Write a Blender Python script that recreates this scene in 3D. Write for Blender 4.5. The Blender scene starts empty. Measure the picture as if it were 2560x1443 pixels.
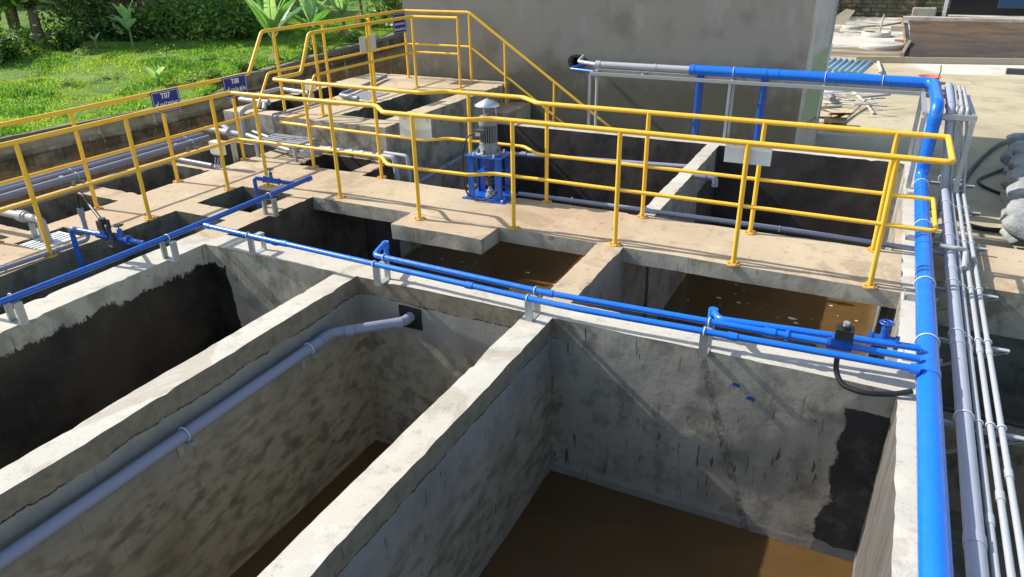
import bpy, math, random
import numpy as np
from mathutils import Vector, Matrix, noise, Quaternion
R_ = math.radians
random.seed(7)
rng = np.random.default_rng(11)
scene = bpy.context.scene
COL = scene.collection

# ------------------------------------------------------------------ camera
FPX, YAW, PIT, ROL, CH = 1810.454, -0.468350239, 0.445284388, -0.017592203, 2.4029
def cam_axes():
    F = Vector((math.sin(YAW)*math.cos(PIT), math.cos(YAW)*math.cos(PIT), -math.sin(PIT)))
    rt = Vector((math.cos(YAW), -math.sin(YAW), 0)); up = rt.cross(F)
    c, s = math.cos(ROL), math.sin(ROL)
    return rt*c+up*s, -rt*s+up*c, F
CR, CU, CF = cam_axes()
cam = bpy.data.objects.new('camera', bpy.data.cameras.new('camera')); COL.objects.link(cam)
M = Matrix((CR, CU, -CF)).transposed().to_4x4(); M.translation = Vector((0, 0, CH)); cam.matrix_world = M
cam.data.sensor_width = 36; cam.data.lens = FPX/2560*36
cam.data.clip_start = .05; cam.data.clip_end = 600
scene.camera = cam
def at(px, py, x=None, y=None, z=None):
    """measured point: where the sight line through a photo point meets a known plane of the site"""
    d = CF + CR*(px-1280)/FPX - CU*(py-721.5)/FPX
    if z is not None: t = (z-CH)/d.z
    elif x is not None: t = x/d.x
    else: t = y/d.y
    return Vector((d.x*t, d.y*t, CH+d.z*t))
# ------------------------------------------------------------------ light
LD = Vector((1.22, .13, -1)).normalized()          # the way sunlight travels
SD = -LD
world = bpy.data.worlds.new('World'); scene.world = world; world.use_nodes = True
wn = world.node_tree.nodes; wl = world.node_tree.links
sky = wn.new('ShaderNodeTexSky'); sky.sky_type = 'NISHITA'; sky.sun_disc = False
sky.sun_elevation = math.asin(SD.z); sky.sun_rotation = math.atan2(SD.x, SD.y)
wb_ = wn.new('ShaderNodeMix'); wb_.data_type = 'RGBA'; wb_.blend_type = 'MULTIPLY'; wb_.inputs[0].default_value = 1; wb_.inputs[7].default_value = (1.06, .98, .84, 1)   # the camera's warm white balance
wl.new(sky.outputs[0], wb_.inputs[6]); wl.new(wb_.outputs[2], wn['Background'].inputs[0]); wn['Background'].inputs[1].default_value = .15
sl = bpy.data.lights.new('sun', 'SUN'); sl.energy = 3.7; sl.angle = R_(.5); sl.color = (1, .95, .86)
so = bpy.data.objects.new('sun', sl); COL.objects.link(so)
so.rotation_euler = LD.to_track_quat('-Z', 'Y').to_euler(); so.location = (-20, 0, 20)
scene.view_settings.view_transform = 'Standard'; scene.view_settings.look = 'None'
scene.view_settings.exposure = .92; scene.view_settings.gamma = 1

# ------------------------------------------------------------------ materials
def mat(name, col, rough=.8, metal=0, spec=.5):
    m = bpy.data.materials.new(name); m.use_nodes = True
    b = m.node_tree.nodes['Principled BSDF']
    b.inputs['Base Color'].default_value = (*col, 1); b.inputs['Roughness'].default_value = rough
    b.inputs['Metallic'].default_value = metal; b.inputs['Specular IOR Level'].default_value = spec
    return m
class NT:
    def __init__(s, m): s.m = m; s.n = m.node_tree.nodes; s.l = m.node_tree.links; s.b = s.n['Principled BSDF']
    def pos(s, scale=(1, 1, 1), off=(0, 0, 0)):
        g = s.n.new('ShaderNodeNewGeometry'); mp = s.n.new('ShaderNodeMapping')
        mp.inputs['Scale'].default_value = scale; mp.inputs['Location'].default_value = off
        s.l.new(g.outputs['Position'], mp.inputs[0]); return mp.outputs[0]
    def noise(s, sc, det=6, rough=.6, scale=(1, 1, 1), off=(0, 0, 0), dist=0):
        t = s.n.new('ShaderNodeTexNoise'); t.inputs['Scale'].default_value = sc; t.inputs['Detail'].default_value = det
        t.inputs['Roughness'].default_value = rough; t.inputs['Distortion'].default_value = dist
        s.l.new(s.pos(scale, off), t.inputs['Vector']); return t.outputs['Fac']
    def ramp(s, src, a, b, ca=(0, 0, 0), cb=(1, 1, 1), mid=None):
        r = s.n.new('ShaderNodeValToRGB'); e = r.color_ramp.elements
        e[0].position = a; e[0].color = (*ca, 1); e[1].position = b; e[1].color = (*cb, 1)
        if mid: k = e.new(mid[0]); k.color = (*mid[1], 1)
        s.l.new(src, r.inputs[0]); return r.outputs[0]
    def mix(s, f, a, b, mode='MIX'):
        x = s.n.new('ShaderNodeMix'); x.data_type = 'RGBA'; x.blend_type = mode
        for i, v in ((0, f), (6, a), (7, b)):
            if isinstance(v, (int, float)): x.inputs[i].default_value = v
            elif isinstance(v, tuple): x.inputs[i].default_value = (*v, 1)
            else: s.l.new(v, x.inputs[i])
        return x.outputs[2]
    def math(s, op, a, b=0., c=0.):
        x = s.n.new('ShaderNodeMath'); x.operation = op
        for i, v in enumerate((a, b, c)):
            if isinstance(v, (int, float)): x.inputs[i].default_value = v
            else: s.l.new(v, x.inputs[i])
        return x.outputs[0]
    def xyz(s):
        g = s.n.new('ShaderNodeNewGeometry'); x = s.n.new('ShaderNodeSeparateXYZ'); s.l.new(g.outputs['Position'], x.inputs[0]); return x.outputs
    def cracks(s, base, c, sc=.8, w=.004, off=(0, 0, 0), dist=.7):
        n = s.noise(sc, 3, .5, off=off, dist=0)
        k = s.math('LESS_THAN', s.math('ABSOLUTE', s.math('SUBTRACT', n, .5)), w*.45)
        return s.mix(s.math('MULTIPLY', k, s.ramp(s.noise(sc*1.7, 3, off=(off[0]+4, 2, 2)), .56, .62, cb=(.45, .45, .45))), base, c)
    def col(s, c): s.l.new(c, s.b.inputs['Base Color'])
    def rough(s, c): s.l.new(c, s.b.inputs['Roughness'])
    def bump(s, h, st=.3, dist=.01):
        b = s.n.new('ShaderNodeBump'); b.inputs['Strength'].default_value = st; b.inputs['Distance'].default_value = dist
        s.l.new(h, b.inputs['Height']); s.l.new(b.outputs[0], s.b.inputs['Normal'])

def m_top(name, c1, c2, stain=(.40, .24, .13), stain_amt=.6):
    m = mat(name, c1, .85, spec=.3); t = NT(m)
    base = t.mix(t.ramp(t.noise(.9, 5), .35, .65), c1, c2)
    base = t.mix(t.math('MULTIPLY', t.ramp(t.noise(.55, 4, off=(3, 8, 0)), .45, .72), stain_amt), base, stain)
    base = t.mix(t.ramp(t.noise(9, 6, .7), .56, .74), base, tuple(v*.62 for v in c2))
    base = t.mix(t.ramp(t.noise(3.1, 7, .75, off=(9, 1, 4)), .55, .7, cb=(.7, .7, .7)), base, tuple(min(1, v*1.18) for v in c1))
    base = t.mix(t.ramp(t.noise(2.1, 8, .7, off=(1, 5, 2), dist=1.2), .58, .66, cb=(.45, .45, .45)), base, tuple(v*.6 for v in c1))
    base = t.mix(t.ramp(t.noise(60, 3, .6), .62, .72, cb=(.5, .5, .5)), base, (.16, .14, .12))
    base = t.mix(t.ramp(t.noise(1.3, 6, .7, off=(4, 0, 1), dist=.8), .54, .60, cb=(.38, .38, .38)), base, tuple(v*.55 for v in stain))
    base = t.mix(t.ramp(t.noise(11, 2, .5, off=(3, 3, 8)), .74, .76, cb=(.8, .8, .8)), base, (.13, .11, .09))
    t.col(base); t.bump(t.noise(34, 8, .65), .3, .008); return m
def m_wall(name, c1, c2, dark, blotch=.5, band=True, extra=None, streak=True, aniso=(1, 1, 1), tide=True):
    m = mat(name, c1, .72, spec=.35); t = NT(m)
    base = t.mix(t.ramp(t.noise(1.6, 6, .65), .35, .65), c1, c2)
    base = t.mix(t.math('MULTIPLY', t.ramp(t.noise(4.2, 5, .6, scale=aniso, off=(2, 2, 2)), .5, .62), blotch), base, dark)
    base = t.mix(t.ramp(t.noise(13, 6, .7, off=(6, 6, 6)), .55, .75, cb=(.6, .6, .6)), base, dark)
    if streak:
        g = t.ramp(t.noise(1.1, 3, .5, off=(7, 7, 1)), .42, .62)
        s = t.math('MULTIPLY', g, t.ramp(t.noise(34, 3, .6, scale=(1, 1, .06)), .64, .68, cb=(.7, .7, .7))); base = t.mix(s, base, tuple(v*.3 for v in c1))
        s = t.math('MULTIPLY', t.ramp(t.noise(1.4, 3, .5, off=(1, 2, 9)), .45, .6), t.ramp(t.noise(20, 4, .6, scale=(1, 1, .03), off=(5, 3, 1)), .60, .72, cb=(.45, .45, .45))); base = t.mix(s, base, tuple(min(1, v*1.5) for v in c1))
        s = t.ramp(t.noise(48, 2, .5, scale=(.35, .35, 1), off=(2, 2, 2)), .74, .76, cb=(.7, .7, .7)); base = t.mix(s, base, tuple(v*.25 for v in c1))
        s = t.ramp(t.noise(2.6, 5, .6, scale=(1, 1, .22), off=(9, 4, 0)), .52, .68, cb=(.55, .55, .55)); base = t.mix(s, base, dark)
    base = t.cracks(base, tuple(v*.25 for v in c1), .75, .0022, (3, 1, 7))
    # wet foot above the water line and a pale tide mark
    zz = t.math('ADD', t.xyz()[2], t.math('MULTIPLY', t.math('SUBTRACT', t.noise(6, 6, .7), .5), .07))
    if tide: base = t.mix(t.math('MULTIPLY', t.math('LESS_THAN', zz, -1.30), .45), base, tuple(v*.8 for v in dark))
    if tide: base = t.mix(t.math('MULTIPLY', t.math('COMPARE', zz, -1.285, .010), .4), base, (.33, .29, .22))
    if band:
        z = t.math('ADD', t.xyz()[2], t.math('MULTIPLY', t.math('SUBTRACT', t.noise(4, 7, .75), .5), .09))
        base = t.mix(t.math('MULTIPLY', t.math('GREATER_THAN', z, -.15), .72), base, (.175, .14, .095))
        ln = t.math('COMPARE', z, -.152, .005)
        base = t.mix(t.math('MULTIPLY', ln, t.ramp(t.noise(5, 4, .7), .42, .55)), base, (.025, .022, .018))
    if extra: base = extra(t, base)
    t.col(base); t.bump(t.math('ADD', t.noise(30, 6, .6), t.math('MULTIPLY', t.noise(5, 3), 1.2)), .22, .010); return m
def damp_spots(t, base, amt=.85):     # palm-sized damp spots drying downwards, smooth grey skim coat near the top
    x, y, z = t.xyz()
    zn = t.math('ADD', z, t.math('MULTIPLY', t.math('SUBTRACT', t.noise(1.6, 4), .5), .5))
    low = t.ramp(t.math('MULTIPLY', zn, -1), .30, .62)
    base = t.mix(t.math('MULTIPLY', t.math('SUBTRACT', 1., low), .6), base, (.205, .21, .21))
    base = t.mix(t.math('MULTIPLY', low, .45), base, (.33, .295, .215))
    for sc, rx, off, lo, hi, k in ((8.5, .65, (0, 0, 0), .49, .63, .72), (14, .9, (4, 1, 2), .52, .64, .55)):
        g = t.n.new('ShaderNodeNewGeometry'); mp = t.n.new('ShaderNodeMapping'); mp.inputs['Rotation'].default_value = (rx, 0, 0); mp.inputs['Scale'].default_value = (1, .55, 1.05); mp.inputs['Location'].default_value = off
        t.l.new(g.outputs['Position'], mp.inputs[0]); n = t.n.new('ShaderNodeTexNoise'); n.inputs['Scale'].default_value = sc; n.inputs['Detail'].default_value = 2.5; n.inputs['Roughness'].default_value = .5; t.l.new(mp.outputs[0], n.inputs['Vector'])
        big = t.ramp(t.noise(1.1, 3, .5, off=(2, 6, 3)), .30, .55, (.35, .35, .35), (1, 1, 1))
        base = t.mix(t.math('MULTIPLY', t.math('MULTIPLY', t.math('MULTIPLY', t.ramp(n.outputs['Fac'], lo, hi), low), big), k*amt), base, (.085, .070, .047))
    zb = t.math('ADD', z, t.math('MULTIPLY', t.math('SUBTRACT', t.noise(4, 7, .75), .5), .09))
    tan = t.mix(t.ramp(t.noise(12, 6, .7), .4, .66), (.20, .165, .115), (.11, .092, .068))
    base = t.mix(t.math('MULTIPLY', t.math('GREATER_THAN', zb, -.15), .85), base, tan)
    ln = t.math('COMPARE', zb, -.152, .005)
    return t.mix(t.math('MULTIPLY', ln, t.ramp(t.noise(5, 4, .7), .40, .5)), base, (.025, .022, .018))
def wall2(t, base): return damp_spots(t, base)
def bit1(t, base):      # black bitumen paint on the west tank's walls
    x, y, z = t.xyz()
    e = t.math('MULTIPLY', t.math('SUBTRACT', t.noise(5, 8, .75, scale=(1, 1, 1)), .5), .30)
    e2 = t.math('MULTIPLY', t.math('SUBTRACT', t.noise(45, 3, .6, scale=(1, 1, .15)), .5), .05)
    lim = t.math('ADD', t.math('ADD', -.17, e), e2)
    m1 = t.ramp(t.math('ADD', t.math('MULTIPLY', t.math('SUBTRACT', lim, z), 18.), t.math('SUBTRACT', t.noise(60, 5, .7, scale=(1, 1, .25), off=(1, 1, 5)), .45)), 0., .25)
    # fades out a hand's breadth round the north corner, slanting
    xe = t.math('ADD', t.math('ADD', -5.02, t.math('MULTIPLY', e, .5)), t.math('MULTIPLY', z, -.10))
    m2 = t.math('LESS_THAN', x, xe)
    mm = t.math('MULTIPLY', m1, m2)
    holes = t.math('SUBTRACT', 1., t.ramp(t.noise(7, 8, .8, off=(4, 4, 4)), .69, .71))
    mm = t.math('MULTIPLY', mm, holes)
    blk = t.mix(t.ramp(t.noise(1.3, 5, .6, off=(7, 0, 7)), .42, .62), (.010, .010, .012), (.038, .031, .023)); blk = t.mix(t.ramp(t.noise(40, 4, .6, scale=(1, 1, .1), off=(3, 1, 7)), .58, .72, cb=(.3, .3, .3)), blk, (.07, .062, .05)); t.rough(t.ramp(t.noise(6, 6, .7), .35, .65, (.35,)*3, (.75,)*3))
    return t.mix(mm, base, blk)
def bit3(t, base):      # black strip beside the east wall, tank with brown water
    x, y, z = t.xyz()
    base = t.mix(t.math('LESS_THAN', x, -1.7), base, damp_spots(t, base, .8))
    sl = t.math('MULTIPLY', t.ramp(t.noise(1.5, 3, .5, off=(4, 0, 4)), .42, .55), t.ramp(t.noise(30, 2, .5, scale=(1, 1, .16), off=(8, 3, 1)), .66, .70, cb=(.8, .8, .8)))
    base = t.mix(sl, base, (.03, .028, .025))
    ew = t.math('MULTIPLY', t.math('GREATER_THAN', x, .34), t.math('LESS_THAN', y, 4.15))
    base = t.mix(t.math('MULTIPLY', ew, .88), base, t.mix(t.ramp(t.noise(5, 6, .7, scale=(1, 1, .12)), .40, .66), (.055, .053, .052), (.12, .112, .10)))
    stp = t.math('MULTIPLY', t.math('SUBTRACT', t.noise(4, 2, .3, scale=(0, 0, 1), off=(0, 0, 3)), .5), .22)
    e = t.math('ADD', stp, t.math('MULTIPLY', t.math('SUBTRACT', t.noise(30, 6, .8), .5), .05))
    m1 = t.ramp(t.math('ADD', t.math('MULTIPLY', t.math('SUBTRACT', x, t.math('ADD', t.math('ADD', .165, e), t.math('MULTIPLY', z, .03))), 22.), t.math('SUBTRACT', t.noise(55, 5, .7, off=(1, 1, 5)), .45)), 0., .3)
    m2 = t.math('LESS_THAN', z, t.math('ADD', -.17, e))
    m3 = t.math('GREATER_THAN', y, 4.12)
    mm = t.math('MULTIPLY', t.math('MULTIPLY', m1, m2), m3)
    b = t.mix(t.math('MULTIPLY', mm, .96), base, t.mix(t.ramp(t.noise(9, 7, .7), .5, .75), (.009, .010, .013), (.05, .048, .045)))
    # trowelled pale cement near the water line and two smeared diagonal runs
    wl = t.math('GREATER_THAN', t.math('ADD', t.math('MULTIPLY', z, -1), t.math('MULTIPLY', t.noise(2, 4), .35)), 1.42)
    b = t.mix(t.math('MULTIPLY', wl, .35), b, (.27, .27, .28))
    d = t.math('ABSOLUTE', t.math('ADD', t.math('SUBTRACT', x, -.72), t.math('MULTIPLY', t.math('ADD', z, .1), .33)))
    b = t.mix(t.math('MULTIPLY', t.math('LESS_THAN', d, .028), t.ramp(t.noise(24, 6, .8), .42, .62, cb=(.8, .8, .8))), b, (.05, .045, .04))
    return b

MT = m_top('deck_cement', (.46, .375, .262), (.39, .31, .21), stain=(.37, .245, .155), stain_amt=.8)
MC = m_top('coping_cement', (.50, .48, .43), (.43, .41, .36), stain=(.42, .33, .22), stain_amt=.35)
MP = m_top('platform_cement', (.49, .41, .29), (.42, .345, .24), stain=(.36, .26, .16), stain_amt=.4)
W1 = m_wall('tank_wall_bitumen', (.31, .29, .245), (.38, .36, .305), (.16, .14, .11), .6, False, bit1, tide=False)
W2 = m_wall('tank_wall_mottled', (.33, .305, .245), (.28, .26, .215), (.12, .10, .075), .25, False, wall2, True, (1, .7, .5), False)
W3 = m_wall('tank_wall_grey', (.225, .213, .187), (.29, .275, .235), (.105, .093, .077), .6, False, bit3)
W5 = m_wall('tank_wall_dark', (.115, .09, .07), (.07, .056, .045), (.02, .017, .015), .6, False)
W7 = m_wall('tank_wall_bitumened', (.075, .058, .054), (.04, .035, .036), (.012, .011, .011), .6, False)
def bit6_shade(t, base):      # back wall of the right tanks painted black, side walls bare except painted shade at the far end
    x, y, z = t.xyz()
    e = t.math('MULTIPLY', t.math('SUBTRACT', t.noise(6, 7, .75), .5), .2)
    b1 = t.math('GREATER_THAN', y, 9.3)
    b2 = t.math('LESS_THAN', z, t.math('ADD', -.32, e))
    n = t.math('MULTIPLY', t.math('GREATER_THAN', y, 8.4), b2)
    return t.mix(t.math('MAXIMUM', b1, t.math('MULTIPLY', n, .9)), base, t.mix(t.ramp(t.noise(1.5, 5), .4, .6), (.022, .020, .022), (.055, .047, .046)))
W6 = m_wall('tank_wall_right', (.20, .195, .18), (.25, .24, .21), (.09, .08, .07), .55, False, bit6_shade)
W8 = m_wall('pit_wall', (.17, .165, .14), (.11, .105, .09), (.02, .02, .018), .5, False)
WO = m_wall('outer_render', (.30, .28, .24), (.38, .36, .31), (.10, .075, .05), .6, False)
MSLAB = m_wall('slab_edge', (.34, .31, .25), (.42, .39, .33), (.12, .10, .08), .4, False)
MF = m_wall('tank_floor', (.05, .04, .03), (.03, .03, .03), (.02, .02, .02), .4, False)

def m_paint(name, c, rough=.32, spec=.5, dirt=.25, dirtcol=(.2, .12, .05)):
    m = mat(name, c, rough, spec=spec); t = NT(m)
    b = t.mix(t.math('MULTIPLY', t.ramp(t.noise(14, 6, .7), .55, .75), dirt), c, dirtcol)
    b = t.mix(t.ramp(t.noise(2.5, 3), .4, .7, cb=(.3, .3, .3)), b, tuple(v*.8 for v in c))
    b = t.mix(t.ramp(t.noise(45, 4, .7, off=(2, 2, 2)), .66, .70, cb=(.45, .45, .45)), b, tuple(v*.5+.05 for v in c))
    b = t.mix(t.ramp(t.noise(7, 6, .7, off=(5, 1, 2)), .52, .72, cb=(.28, .28, .28)), b, tuple(v*.75+.05 for v in c))
    t.col(b); t.rough(t.ramp(t.noise(20, 4), .3, .7, (rough*.8,)*3, (min(1, rough*1.5),)*3)); return m
MY = m_paint('yellow_paint', (.82, .47, .035), .36)
t = NT(MY); src = MY.node_tree.nodes['Principled BSDF'].inputs['Base Color'].links[0].from_socket
zf = t.math('ADD', t.xyz()[2], t.math('MULTIPLY', t.noise(40, 4), -.03)); t.col(t.mix(t.math('MULTIPLY', t.math('LESS_THAN', zf, .012), .55), src, (.42, .24, .10)))
MB_ = m_paint('blue_paint', (.004, .145, .66), .25, .6, .15, (.02, .06, .2))
MBD = m_paint('dark_blue_paint', (.004, .065, .33), .28, .6, .15, (.02, .04, .1))
MG2 = m_paint('light_grey_pvc', (.33, .35, .43), .36, .5, .2, (.2, .19, .18))
MBL = m_paint('mid_blue_paint', (.004, .085, .42), .28, .6, .15, (.02, .05, .15))
MG = m_paint('grey_pvc', (.215, .235, .32), .38, .5, .2, (.2, .19, .18))
MGL = m_paint('pale_grey_pvc', (.36, .375, .41), .35, .5, .2, (.25, .24, .2))
MS = m_paint('galvanised_steel', (.40, .42, .43), .38, .5, .35, (.2, .19, .17)); MS.node_tree.nodes['Principled BSDF'].inputs['Metallic'].default_value = .45
MZ = m_paint('zinc_clamp', (.5, .55, .62), .3, .6, .1)
MW = m_paint('white_enamel', (.62, .65, .68), .4, .5, .08, (.4, .4, .38))
MCRM = m_paint('cream_enamel', (.66, .65, .55), .45, .5, .1, (.4, .38, .3))
MNAVY = mat('navy_enamel', (.008, .025, .22), .35)
MWT = mat('white_lettering', (.8, .8, .8), .5)
MRD = mat('red_lettering', (.62, .18, .16), .5)
MBLK = mat('black_rubber', (.012, .012, .013), .45)
MIRON = m_paint('cast_iron', (.05, .055, .06), .5, .5, .3, (.1, .05, .03))
MMOT = m_paint('motor_grey', (.19, .21, .225), .45, .5, .2, (.2, .18, .15))
MALU = mat('spun_aluminium', (.62, .65, .68), .32, .8)
MFOAM = mat('foam', (.55, .50, .38), .7)
def m_water(name, c, rough=.06, bump=.03):
    m = mat(name, c, rough, spec=.5); t = NT(m)
    b = t.mix(t.ramp(t.noise(.8, 5, .6, dist=1.), .35, .7), c, tuple(v*.72 for v in c))
    b = t.mix(t.ramp(t.noise(30, 5, .7, scale=(1, .5, 1)), .70, .76, cb=(.5, .5, .5)), b, tuple(min(1, v*1.6+.03) for v in c))
    t.col(b); t.rough(t.ramp(t.noise(1.5, 5, .6), .4, .7, (rough,)*3, (rough*3.5,)*3))
    t.bump(t.noise(9, 3, .5, dist=.6), bump, .02); return m
MWB = m_water('brown_water', (.125, .072, .024), .06, .06)
b_ = MWB.node_tree.nodes['Principled BSDF']; b_.inputs['Subsurface Weight'].default_value = 1; b_.inputs['Subsurface Radius'].default_value = (1, .65, .3); b_.inputs['Subsurface Scale'].default_value = .09
MWD = m_water('black_water', (.012, .011, .012))
MWN = m_water('blue_reflection_water', (.004, .012, .05))  # dark blue reflections painted into the base colour

# ------------------------------------------------------------------ mesh building
def tag(o, label=None, cat=None, group=None, kind=None):
    if label: o['label'] = label
    if cat: o['category'] = cat
    if group: o['group'] = group
    if kind: o['kind'] = kind
    return o
def thing(name, loc, label, cat, group=None):
    o = bpy.data.objects.new(name, None); COL.objects.link(o); o.location = loc; o.empty_display_size = .1
    return tag(o, label, cat, group)
class MB:
    def __init__(s): s.v = []; s.f = []; s.mi = []; s.sm = []
    def add(s, vs, fs, mi=0, sm=False):
        k = len(s.v); s.v += [tuple(v) for v in vs]; s.f += [tuple(i+k for i in f) for f in fs]
        s.mi += [mi]*len(fs); s.sm += [sm]*len(fs); return s
    def box(s, a, b, mi=0, M=None, bev=0):
        (x0, y0, z0), (x1, y1, z1) = a, b
        if x0 > x1: x0, x1 = x1, x0
        if y0 > y1: y0, y1 = y1, y0
        if z0 > z1: z0, z1 = z1, z0
        vs = [(x, y, z) for z in (z0, z1) for y in (y0, y1) for x in (x0, x1)]
        if M is not None: vs = [M @ Vector(v) for v in vs]
        return s.add(vs, [(0, 2, 3, 1), (4, 5, 7, 6), (0, 1, 5, 4), (2, 6, 7, 3), (0, 4, 6, 2), (1, 3, 7, 5)], mi)
    def beam(s, p, q, w, h, mi=0, up=(0, 0, 1)):
        p, q = Vector(p), Vector(q); d = (q-p); L = d.length; d.normalize(); u = Vector(up)
        if abs(d.dot(u)) > .98: u = Vector((0, 1, 0))
        r = d.cross(u).normalized(); u = r.cross(d)
        M = Matrix((d, r, u)).transposed().to_4x4(); M.translation = p
        return s.box((0, -w/2, -h/2), (L, w/2, h/2), mi, M)
    def tube(s, pts, r, seg=12, fil=0, mi=0, caps=True, rr=None, n=5):
        pts = [Vector(p) for p in pts]
        if fil:
            out = [pts[0]]
            for i in range(1, len(pts)-1):
                a, b, c = pts[i-1], pts[i], pts[i+1]
                d1, d2 = (a-b), (c-b); k = min(fil, d1.length*.49, d2.length*.49)
                p, q = b+d1.normalized()*k, b+d2.normalized()*k
                for j in range(n+1):
                    t = j/n; out.append(p*(1-t)**2+b*2*t*(1-t)+q*t*t)
            pts = out+[pts[-1]]
        rs = rr if rr else [r]*len(pts)
        rings = []; u = None
        for i, p in enumerate(pts):
            d = (pts[min(i+1, len(pts)-1)]-pts[max(i-1, 0)])
            if d.length < 1e-9: d = Vector((0, 0, 1))
            d.normalize()
            if u is None:
                u = d.cross(Vector((0, 0, 1)) if abs(d.z) < .9 else Vector((1, 0, 0))).normalized()
            else:
                u = (u-d*u.dot(d)); u = u.normalized() if u.length > 1e-6 else d.orthogonal().normalized()
            w = d.cross(u)
            rings.append([p+(u*math.cos(a)+w*math.sin(a))*rs[i] for a in [2*math.pi*j/seg for j in range(seg)]])
        vs = [v for r_ in rings for v in r_]; fs = []
        for i in range(len(rings)-1):
            for j in range(seg):
                a, b = i*seg+j, i*seg+(j+1) % seg
                fs.append((a, b, b+seg, a+seg))
        s.add(vs, fs, mi, True)
        if caps:
            s.add(rings[0], [tuple(reversed(range(seg)))], mi); s.add(rings[-1], [tuple(range(seg))], mi)
        return s
    def cyl(s, c, r, h, seg=16, mi=0, r2=None, axis=(0, 0, 1)):
        c = Vector(c); a = Vector(axis).normalized()
        return s.tube([c, c+a*h], r, seg, 0, mi, True, [r, r if r2 is None else r2])
    def lathe(s, c, prof, seg=24, mi=0):
        rings = [[(c[0]+r*math.cos(a), c[1]+r*math.sin(a), c[2]+z) for a in [2*math.pi*j/seg for j in range(seg)]] for r, z in prof]
        vs = [v for r_ in rings for v in r_]; fs = []
        for i in range(len(rings)-1):
            for j in range(seg):
                a, b = i*seg+j, i*seg+(j+1) % seg; fs.append((a, b, b+seg, a+seg))
        return s.add(vs, fs, mi, True)
    def torus(s, c, R, r, axis, seg=16, a0=0, a1=360, mi=0):
        a = Vector(axis).normalized(); u = a.cross(Vector((0, 0, 1)) if abs(a.z) < .9 else Vector((1, 0, 0))).normalized(); w = a.cross(u)
        n = max(4, int(seg*(a1-a0)/360))
        pts = [Vector(c)+(u*math.cos(R_(a0+(a1-a0)*i/n))+w*math.sin(R_(a0+(a1-a0)*i/n)))*R for i in range(n+1)]
        return s.tube(pts, r, 6, 0, mi, False)
    def build(s, name, mats, parent=None, base=None, bevel=0, smooth=False):
        me = bpy.data.meshes.new(name); off = Vector((0, 0, 0))
        if parent is not None: off = parent_off(parent)
        elif base is not None: off = Vector(base)
        me.from_pydata([tuple(Vector(v)-off) for v in s.v], [], s.f)
        if not isinstance(mats, (list, tuple)): mats = [mats]
        for m in mats: me.materials.append(m)
        me.polygons.foreach_set('material_index', s.mi); me.polygons.foreach_set('use_smooth', s.sm); me.update()
        if smooth: me.polygons.foreach_set('use_smooth', [True]*len(me.polygons)); me.set_sharp_from_angle(angle=R_(38))
        o = bpy.data.objects.new(name, me); COL.objects.link(o)
        if parent is not None: o.parent = parent
        elif base is not None: o.location = off
        if bevel:
            b = o.modifiers.new('bevel', 'BEVEL'); b.width = bevel; b.segments = 2; b.limit_method = 'ANGLE'
        return o
def parent_off(p):
    v = Vector(p.location); 
    while p.parent: p = p.parent; v = v+Vector(p.location)
    return v
def copy_tree(o, loc, label=None, parent=None):
    c = o.copy(); COL.objects.link(c)
    if parent is None: c.location = loc
    else: c.parent = parent
    if label: c['label'] = label
    for ch in list(o.children): copy_tree(ch, None, None, c)
    return c

# ------------------------------------------------------------------ cast concrete (displaced so that arrises wander)
def wob(p, a=1.0):
    x, y, z = p
    v = Vector(p)
    n1 = noise.noise_vector(v*2.1)*.008; n2 = noise.noise_vector(v*9)*.005; n3 = noise.noise_vector(v*23)*.0035
    w = (n1+n2+n3)*a; w.z *= .35
    return (x+w.x, y+w.y, z+w.z)
def fine(vals, step):
    vals = sorted(set(round(v, 4) for v in vals)); out = []
    for a, b in zip(vals, vals[1:]):
        n = max(1, int(math.ceil((b-a)/step)))
        out += [round(a+(b-a)*i/n, 4) for i in range(n)]
    return out+[vals[-1]]
def wob_box(mb, a, b, step=.07, mi=0, mt=None, amp=1.0, bottom=True):
    xs, ys, zs = fine([a[0], b[0]], step), fine([a[1], b[1]], step), fine([a[2], b[2]], step)
    idx = {}; vs = []; fs = []; ms = []
    def V(x, y, z):
        k = (x, y, z)
        if k not in idx: idx[k] = len(vs); vs.append(wob(k, amp))
        return idx[k]
    for i in range(len(xs)-1):
        for j in range(len(ys)-1):
            fs.append((V(xs[i], ys[j], zs[-1]), V(xs[i+1], ys[j], zs[-1]), V(xs[i+1], ys[j+1], zs[-1]), V(xs[i], ys[j+1], zs[-1]))); ms.append(mt if mt is not None else mi)
            if bottom: fs.append((V(xs[i], ys[j+1], zs[0]), V(xs[i+1], ys[j+1], zs[0]), V(xs[i+1], ys[j], zs[0]), V(xs[i], ys[j], zs[0]))); ms.append(mi)
    for k in range(len(zs)-1):
        for i in range(len(xs)-1):
            fs.append((V(xs[i], ys[0], zs[k]), V(xs[i+1], ys[0], zs[k]), V(xs[i+1], ys[0], zs[k+1]), V(xs[i], ys[0], zs[k+1]))); ms.append(mi)
            fs.append((V(xs[i+1], ys[-1], zs[k]), V(xs[i], ys[-1], zs[k]), V(xs[i], ys[-1], zs[k+1]), V(xs[i+1], ys[-1], zs[k+1]))); ms.append(mi)
        for j in range(len(ys)-1):
            fs.append((V(xs[0], ys[j+1], zs[k]), V(xs[0], ys[j], zs[k]), V(xs[0], ys[j], zs[k+1]), V(xs[0], ys[j+1], zs[k+1]))); ms.append(mi)
            fs.append((V(xs[-1], ys[j], zs[k]), V(xs[-1], ys[j+1], zs[k]), V(xs[-1], ys[j+1], zs[k+1]), V(xs[-1], ys[j], zs[k+1]))); ms.append(mi)
    k0 = len(mb.v); mb.v += vs; mb.f += [tuple(i+k0 for i in f) for f in fs]; mb.mi += ms; mb.sm += [False]*len(fs)
    return mb

PZ = .42     # height of the raised platform
S0 = -1.6    # south end, behind the viewer
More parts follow.
